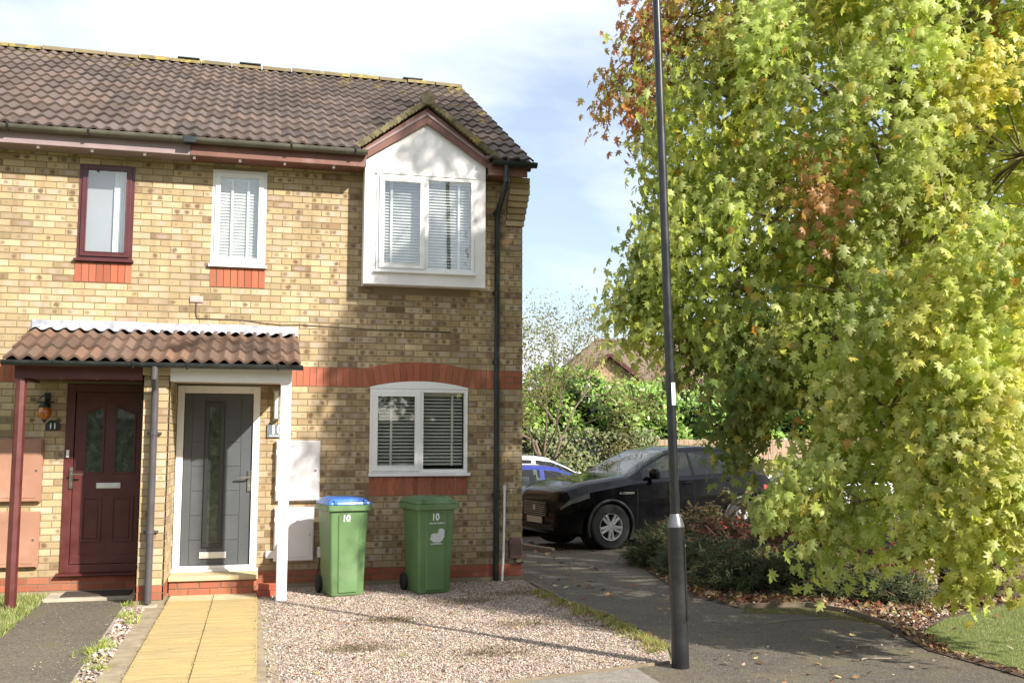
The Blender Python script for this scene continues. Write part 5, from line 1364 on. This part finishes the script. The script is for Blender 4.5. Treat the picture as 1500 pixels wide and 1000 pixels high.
for (kd, lx_, ly_, lz_, lr_) in LOBES:
    c = np.array([lx_, ly_, lz_]); hd = np.linalg.norm(c[:2]-T0[:2])
    z0 = max(1.0, min(8.6, c[2] - .35*hd + (.5 if c[2] < 2.2 else 0))); a = tp(z0); mid = (a+c)/2 + np.array([0, 0, .18*hd])
    pts = [a*(1-t)**2 + 2*mid*t*(1-t) + c*t*t for t in np.linspace(0, 1, 8)]
    br.tube([tuple(p-T0) for p in pts], [max(.008, .05*(1-t)*min(1, .4+hd/3)+.008) for t in np.linspace(0, 1, 8)], 7, cap=False)
    nc = int(13*lr_**1.9)+4
    d = rng.normal(0, 1, (nc, 3)); d /= np.linalg.norm(d, axis=1)[:, None]
    cc = c + d*(lr_*rng.uniform(.45, 1.12, (nc, 1))**.7)*np.array([1, 1, .95])
    for q in cc:
        mid = (c+q)/2+np.array([0, 0, .08]); br.tube([tuple(c-T0), tuple(mid-T0), tuple(q-T0), tuple(q-T0+np.array([0,0,-.08]))], [.010,.007,.004,.002], 4, cap=False)
    nl = 118 if lr_ > .3 else 42; sp = .145 if lr_ > .3 else (.10 if lr_ > .17 else .07)
    for q in cc:
        out = q-np.array([T0[0], T0[1], q[2]]); out /= np.linalg.norm(out)+1e-6; out = out + .6*(q-c)/lr_
        off = rng.normal(0, 1, (nl, 3))*np.array([sp*.85, sp*.85, sp*(1.5 if lr_ > .2 else 1.)]); off[:, 2] -= .05; wv = .5*(off[:, 2]/sp); off[:, 0] += .05*wv
        LP.append(q+off); LS.append(np.full(nl, .076 if kd in 'ro' else .084))
        CN.append(out[None]*.85+rng.normal(0, .5, (nl, 3))+np.array([0, 0, .35]))
        pal, pp = PAL[kd]; cl = palette(pal, nl, .12, pp)*.45 + .55*palette(pal, 1, .10, pp)
        k = rng.uniform(.74, 1.28); sh_ = rng.uniform()
        if sh_ < .07 and kd in 'gy': cl = cl*.5+.5*np.array([.46,.38,.07])*rng.uniform(.8,1.1)
        elif sh_ < .082 and kd in 'gy': cl = cl*.3+.7*np.array([.40,.12,.07])
        CD.append(cl*k)
br.build('branches', M['bark'], tree, smooth=True)
LP = np.vstack(LP); CN = np.vstack(CN); CD = np.vstack(CD); LS = np.concatenate(LS)*rng.uniform(.55, 1.3, len(LP)); n = len(LP)
rp = rng.random(n); CD[rp < .03] = np.array([.56,.46,.10]); CD[(rp > .03) & (rp < .034)] = np.array([.55,.28,.07])
tipd = np.c_[rng.normal(0, .45, n), rng.normal(0, .45, n), np.full(n, -1.)] + CN*.35
X, Y, Z_ = leafframes(CN, tipd)
h_ = n//2
V1, F1 = instance(LV, LF, (LP-T0)[:h_], X[:h_], Y[:h_], Z_[:h_], LS[:h_]); LV2 = LV.copy(); LV2[:, 2] = LV2[:, 2]*.3 + .22*np.sin(LV2[:, 1]*2.6)*LV2[:, 0]; V2, F2 = instance(LV2, LF, (LP-T0)[h_:], X[h_:], Y[h_:], Z_[h_:], LS[h_:])
np_obj('crown', np.vstack([V1, V2]), np.vstack([F1, F2+len(V1)]), M['leaf'], tree, np.repeat(CD, len(LV), 0))
print('maple leaves', n)

# ------------------------------------------------------------------ hedge, fence, far trees and house
def leafmass(name, parent, pts, nrm, s0, s1, cols, mat, p=None, V0=None, F0=None, tipz=.6):
    n = len(pts); tip = rng.normal(0, .6, (n, 3))+np.array([0, 0, tipz]); X, Y, Z_ = leafframes(nrm, tip)
    V0 = V0 if V0 is not None else OV; F0 = F0 if F0 is not None else OFc
    V, F = instance(V0, F0, pts, X, Y, Z_, rng.uniform(s0, s1, n)); return np_obj(name, V, F, M[mat], parent, np.repeat(palette(cols, n, .25, p), len(V0), 0))
OV = np.array([(0,0,0),(.2,.25,-.03),(.22,.6,-.04),(0,1,-.08),(-.22,.6,-.04),(-.2,.25,-.03)], float); OFc = np.array([(0,1,2),(0,2,3),(0,3,4),(0,4,5)])
FYY = 10.6
# fence
fr = empty('wooden_fence', (8, FYY, -.15), 0, 'weathered vertical board fence behind the parked cars', 'fence')
b = MB()
for i in range(-62, 82):
    h = 1.86+random.uniform(-.015,.015); b.box(i*.125, i*.125+.118, -.012+random.uniform(0,.006), .006, .05, h)
b.build('boards', M['fence'], fr)
for i in range(-4, 6):
    b = MB(); b.box(i*1.83-.05, i*1.83+.05, -.06, -.013, 0, 1.92); b.build('post', M['fence'], fr)
# laurel hedge behind the fence
hg = empty('laurel_hedge', (8.5, 12.0, -.15), 0, 'tall glossy green laurel hedge above the board fence', 'hedge')
n = 26000; hx = rng.uniform(-7.4, 9.5, n); top = 3.15+.22*np.sin(hx*1.1)+.16*np.sin(hx*2.7+1)+.12*np.sin(hx*6.1)
v_ = rng.uniform(0, 1, n)**.8; hz_ = v_*top; front = -1.0 + .22*np.sin(hx*2.3+hz_*2)+.2*np.sin(hx*5+hz_*3.3)+.1*rng.normal(0, 1, n)
hy = np.where(rng.random(n) < .8, front, rng.uniform(-.9, 1., n)); hz_ = np.where(hy > front+.15, top+rng.normal(0, .1, n), hz_)
leafmass('foliage', hg, np.c_[hx, hy, hz_], np.c_[rng.normal(0, .5, n), -.8+rng.normal(0, .4, n), .7+rng.normal(0, .4, n)], .10, .19, [(.19,.31,.06),(.26,.39,.08),(.11,.19,.035),(.36,.47,.12),(.05,.09,.02)], 'laurel', [.3,.28,.18,.14,.10])
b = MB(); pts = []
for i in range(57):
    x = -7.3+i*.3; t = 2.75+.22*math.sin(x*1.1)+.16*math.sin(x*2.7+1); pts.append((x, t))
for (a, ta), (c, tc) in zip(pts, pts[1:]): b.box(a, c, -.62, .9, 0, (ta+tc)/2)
b.build('dark_core', M['dark'], hg)  # solid dark mass behind the leaves, hedge shade put into its colour
# ivy hedge over the fence on the left
iv = empty('ivy_hedge', (4.1, 10.3, -.15), 0, 'pale variegated ivy covering the fence behind the blue car', 'hedge')
n = 9000; hx = rng.uniform(-3.4, 1.95, n); hz_ = rng.uniform(0, 2.02, n)+.06*np.sin(hx*5); hy = -.05+.12*np.sin(hx*3+hz_*4)+rng.normal(0, .07, n)
leafmass('foliage', iv, np.c_[hx, hy, hz_], np.c_[rng.normal(0,.5,n), -1+rng.normal(0,.3,n), .5+rng.normal(0,.4,n)], .06, .12, [(.16,.20,.07),(.24,.26,.12),(.10,.13,.04),(.30,.31,.18)], 'leafsmall')
b = MB(); b.box(-3.4, 1.9, .0, .2, 0, 1.9); b.build('dark_core', M['dark'], iv)  # dark slab behind the ivy leaves, inner shade put into its colour
# scrubby bush between ivy and fence, and along the fence to the right
def bush(name, x, y, w, h, label, cols, n=2500, s=(.05,.10), mat='leafsmall', cat='bush'):
    r = empty(name, (x, y, gz(y)), 0, label, cat); d = rng.normal(0, 1, (n, 3)); d /= np.linalg.norm(d, axis=1)[:, None]; rad = rng.uniform(.3, 1, (n, 1))**.5
    p = d*rad*np.array([w/2, w/2.6, h/2])*(1+.18*np.sin(d[:, :1]*7+d[:, 2:3]*5)); p[:, 2] += h*.5; leafmass('foliage', r, p, d+rng.normal(0,.6,(n,3))+np.array([0,-.2,.5]), s[0], s[1], cols, mat)
    b = MB()
    for k in range(9):
        a = rng.uniform(0, 2*PI); q = rng.uniform(.2, .9); b.tube([(0,0,0),(w*.15*math.cos(a),w*.12*math.sin(a),h*.35),(w*.42*q*math.cos(a),w*.3*q*math.sin(a),h*.9*(1.05-q*.3))], [.03,.018,.006], 5)
    b.build('stems_or_core', M['bark'], r); return r
OL = [(.20,.20,.07),(.26,.24,.10),(.15,.16,.05),(.30,.26,.14)]
bush('scrubby_bush', 5.15, 10.2, .9, 2.3, 'olive scrubby bush between the ivy and the bare fence boards', OL, 2600, (.04,.08))
bush('scrubby_bush', 7.6, 10.1, 2.2, 1.9, 'low green bush behind the roof of the black car', [(.10,.15,.04),(.16,.20,.06),(.22,.24,.10)], 4200, (.05,.10))
# sparse trees
def sparse_tree(name, x, y, h, w, label, cols, seed, leafn=16, ls=(.05,.09), depth=5, bark='barkpale', stems_or_core=3, twist=.9):
    rd = random.Random(seed); root = empty(name, (x, y, gz(y)), 0, label, 'tree', 'slender trees beyond the car park'); b = MB(); ends = []
    def grow(p, d, l, r, k):
        n = 4; pts = [p]; rs = [r]
        for i in range(n):
            d = (d + Vector((rd.gauss(0,.16), rd.gauss(0,.16), rd.gauss(.02,.10)))).normalized(); p = p + d*l/n; pts.append(p); rs.append(r*(1-.35*(i+1)/n))
        b.tube(pts, rs, 6 if r > .02 else 4, cap=False)
        if k <= 2: ends.extend(pts[1:])
        if k == 0: return
        for _ in range(3 if k > 1 else 2):
            a = rd.uniform(0, 2*PI); t = rd.uniform(.35, twist); o = d.orthogonal().normalized(); o.rotate(Matrix.Rotation(a, 3, d))
            nd = (d*math.cos(t)+o*math.sin(t)); nd.x *= w; nd.normalize(); grow(p if rd.random() < .6 else pts[-2], nd, l*rd.uniform(.6, .82), rs[-1]*.72, k-1)
    for s_ in range(stems_or_core): grow(Vector((rd.uniform(-.15,.15), rd.uniform(-.15,.15), 0)), Vector((rd.uniform(-.35,.3), rd.uniform(-.2,.2), 1)).normalized(), h*.30, .05, depth)
    b.build('trunk', M[bark], root, smooth=True)
    E_ = np.array([tuple(e) for e in ends]); n = len(E_)*leafn; p = np.repeat(E_, leafn, 0)+rng.normal(0, .075, (n, 3))
    leafmass('crown', root, p, rng.normal(0,.7,(n,3))+np.array([0,-.3,.7]), ls[0], ls[1], cols, 'leafsmall', tipz=-.3)
sparse_tree('slender_tree', 2.95, 9.4, 6.3, .85, 'thin olive leaved tree growing close to the house corner', [(.19,.20,.05),(.24,.23,.07),(.14,.15,.04),(.20,.17,.07)], 5, 4, (.04,.07), bark='bark')
sparse_tree('slender_tree', 9.9, 15.5, 6.0, 1.1, 'tan leaved slender tree half hidden behind the maple branches', [(.32,.24,.14),(.40,.30,.18),(.24,.18,.10)], 8, 7, (.06,.11))
# larger trees far right behind the maple
def round_tree(x, y, h, w, label, cols, n=9000):
    root = empty('broad_tree', (x, y, gz(y)), 0, label, 'tree'); b = MB(); b.tube([(0,0,0),(.05,0,h*.3),(0,.1,h*.75)], [.28,.2,.06], 10)
    cen = []
    for k in range(16):
        a = rng.uniform(0, 2*PI); q = rng.uniform(.3, 1); z = rng.uniform(.35, .95)*h; rr = w/2*q*math.sqrt(max(.1, 1-((z/h-.6)/.45)**2)); c = (rr*math.cos(a), rr*math.sin(a), z); cen.append(c); b.tube([(0,0,z*.6),(c[0]*.5,c[1]*.5,z*.85),c], [.07,.04,.015], 6)
    b.build('trunk', M['bark'], root)
    c = np.array(cen)[rng.integers(0, 16, n)]; d = rng.normal(0, 1, (n, 3)); d /= np.linalg.norm(d, axis=1)[:, None]; p = c+d*rng.uniform(.5, 1, (n, 1))*w*.21
    leafmass('crown', root, p, d+rng.normal(0,.5,(n,3))+np.array([0,-.2,.5]), .16, .30, cols, 'leafsmall', tipz=-.3)
round_tree(13.5, 14.5, 6.5, 6.5, 'dark green broad tree behind the maple at the far right', [(.06,.10,.02),(.09,.14,.03),(.13,.18,.04)])
round_tree(18.5, 17, 7.5, 7, 'reddish brown broad tree at the far right edge', [(.20,.09,.04),(.15,.10,.04),(.10,.11,.03)])
# trees on the far side of the road behind the viewer (mirrored in the window panes)
b = MB(); ps = []; ns_ = []
for k in range(30):
    tx = -48+k*3.1+rng.uniform(-1,1); ty = -34+rng.uniform(-5,4); th = rng.uniform(6.5, 11); b.tube([(tx,ty,0),(tx+.2,ty,th*.7)], [.22,.08], 7)
    m_ = 1300; d = rng.normal(0, 1, (m_, 3)); d /= np.linalg.norm(d, axis=1)[:, None]; q = d*rng.uniform(.45, 1, (m_, 1))*np.array([2.9, 2.6, th*.40])+np.array([tx, ty, th*.58]); ps.append(q); ns_.append(d)
ps = np.vstack(ps); ns_ = np.vstack(ns_)+rng.normal(0, .4, (len(ps), 3))
o = leafmass('distant_wood', None, ps, ns_, .35, .75, [(.06,.09,.02),(.10,.13,.03),(.14,.14,.04)], 'leafsmall', tipz=-.3)
tag(o, 'belt of trees across the road, seen only as a reflection in the window panes', 'trees', kind='stuff')
b = MB(); b.box(-50, 45, -37, -34, -.05, 2.6); tag(b.build('distant_wood', M['dark'], None), 'dark undergrowth across the road, seen only in reflections', 'trees', kind='stuff')
# far house
fh = empty('distant_house', (15.6, 36.5, -.15), R(-8), 'brick house with brown hipped roof far behind the laurel hedge', 'house')
b = MB(); b.box(-4.6, 7.0, -3.6, 3.6, 0, 4.5); b.box(-3.6, -1.0, -4.9, -3.601, 0, 4.75); b.prism([(-3.6,4.75),(-1.0,4.75),(-2.3,5.75)], -4.9, -3.601); b.build('wall', paint('far_brick', (.36,.25,.15), .9, .3, 3, .1), fh)
b = MB(); z0, z1 = 4.45, 7.0; v = [(-5,-4,z0),(7.4,-4,z0),(7.4,4,z0),(-5,4,z0),(-2.0,0,z1),(4.6,0,z1)]
b.add(v, [(0,1,5,4),(1,2,5),(2,3,4,5),(3,0,4),(3,2,1,0)]); ro = b.build('roof', M['farroof'], fh, attrs=True)
b = MB()
for sg in (-1, 1):
    ex = -2.3+sg*1.65; v = [(ex,-5.2,4.62),(-2.3,-5.2,5.9),(-2.3,-2.6,5.9),(ex,-4.0,4.62)]; b.add(v+[(x,y,z-.1) for x,y,z in v], [(0,1,2,3),(7,6,5,4),(0,4,5,1),(1,5,6,2),(2,6,7,3),(3,7,4,0)])
b.build('gable_roof', M['farroof'], ro, attrs=True)
b = MB()
for sg in (-1, 1): b.bar((-2.3+sg*1.6,-5.24,4.60),(-2.3+sg*.02,-5.24,5.83), .05, .16)
b.build('barge_board', M['brownframe'], ro)
b = MB(); b.tube([(-2.0,0,z1+.02),(4.6,0,z1+.02)], .1, 8); b.build('ridge_tiles', M['farroof'], ro, attrs=True)
for wx in (-2.9, 2.0, 5.0):
    yy = -4.92 if wx < -1 else -3.62
    b = MB(); ring(b, wx, wx+1.2, 2.9, 4.0, .07, yy, yy+.05); w_ = b.build('window', M['upvc'], fh); b = MB(); b.box(wx+.07, wx+1.13, yy+.021, yy+.0215+.02, 2.97, 3.93); b.build('pane', M['cladding'], w_)

# ------------------------------------------------------------------ light, sky, camera
SUN_EL, SAZ = R(33), math.atan2(.60, -.80)
S = Vector((math.sin(SAZ)*math.cos(SUN_EL), math.cos(SAZ)*math.cos(SUN_EL), math.sin(SUN_EL)))
sd = bpy.data.lights.new('sun', 'SUN'); sd.energy = 4.9; sd.angle = R(1.1); sd.color = (1.0, .95, .87)
so = bpy.data.objects.new('sun', sd); C.objects.link(so); so.rotation_euler = S.to_track_quat('Z', 'Y').to_euler()
w = bpy.data.worlds.new('World'); bpy.context.scene.world = w; w.use_nodes = True; nt = w.node_tree; nn = nt.nodes; bg = nn['Background']
sky = nn.new('ShaderNodeTexSky'); sky.sky_type = 'NISHITA'; sky.sun_disc = False; sky.sun_elevation = SUN_EL; sky.sun_rotation = SAZ; sky.air_density = 1.0; sky.dust_density = 1.2; sky.ozone_density = 1.6
tc = nn.new('ShaderNodeTexCoord'); mp = nn.new('ShaderNodeMapping'); mp.inputs['Scale'].default_value = (1., 1., 2.6); mp.inputs['Location'].default_value = (.35, .15, .1)
no = nn.new('ShaderNodeTexNoise'); no.inputs['Scale'].default_value = 2.1; no.inputs['Detail'].default_value = 7; no.inputs['Roughness'].default_value = .52; no.inputs['Distortion'].default_value = .3
rp_ = nn.new('ShaderNodeValToRGB'); rp_.color_ramp.elements[0].position = .40; rp_.color_ramp.elements[0].color = (.26,.26,.26,1); rp_.color_ramp.elements[1].position = .60; rp_.color_ramp.elements[1].color = (.95,.95,.95,1)
mx = nn.new('ShaderNodeMix'); mx.data_type = 'RGBA'; mx.inputs[7].default_value = (6.6, 6.9, 7.4, 1)
nt.links.new(tc.outputs['Generated'], mp.inputs[0]); nt.links.new(mp.outputs[0], no.inputs[0]); nt.links.new(no.outputs[0], rp_.inputs[0]); nt.links.new(rp_.outputs[0], mx.inputs[0]); nt.links.new(sky.outputs[0], mx.inputs[6]); nt.links.new(mx.outputs[2], bg.inputs[0])
bg.inputs[1].default_value = .10

Rr = Vector((0.96927317, -0.24598198, 0.00154557)); Ff = Vector((0.24460227, 0.96446418, 0.09989284)); Uu = Vector((-0.02606249, -0.0964454, 0.994997))
cd = bpy.data.cameras.new('camera'); cam = bpy.data.objects.new('camera', cd); C.objects.link(cam)
m = Matrix((( Rr[0], Uu[0], -Ff[0], -3.12), (Rr[1], Uu[1], -Ff[1], -11.80), (Rr[2], Uu[2], -Ff[2], 1.665), (0,0,0,1)))
cam.matrix_world = m; cd.sensor_width = 36; cd.sensor_fit = 'HORIZONTAL'; cd.lens = 1450/1500*36; cd.clip_end = 1000; cd.clip_start = .05
sc = bpy.context.scene; sc.camera = cam
sc.view_settings.view_transform = 'Standard'; sc.view_settings.look = 'None'; sc.view_settings.gamma = 1; sc.view_settings.exposure = 1.02
sc.render.engine = 'CYCLES'; sc.cycles.transparent_max_bounces = 12
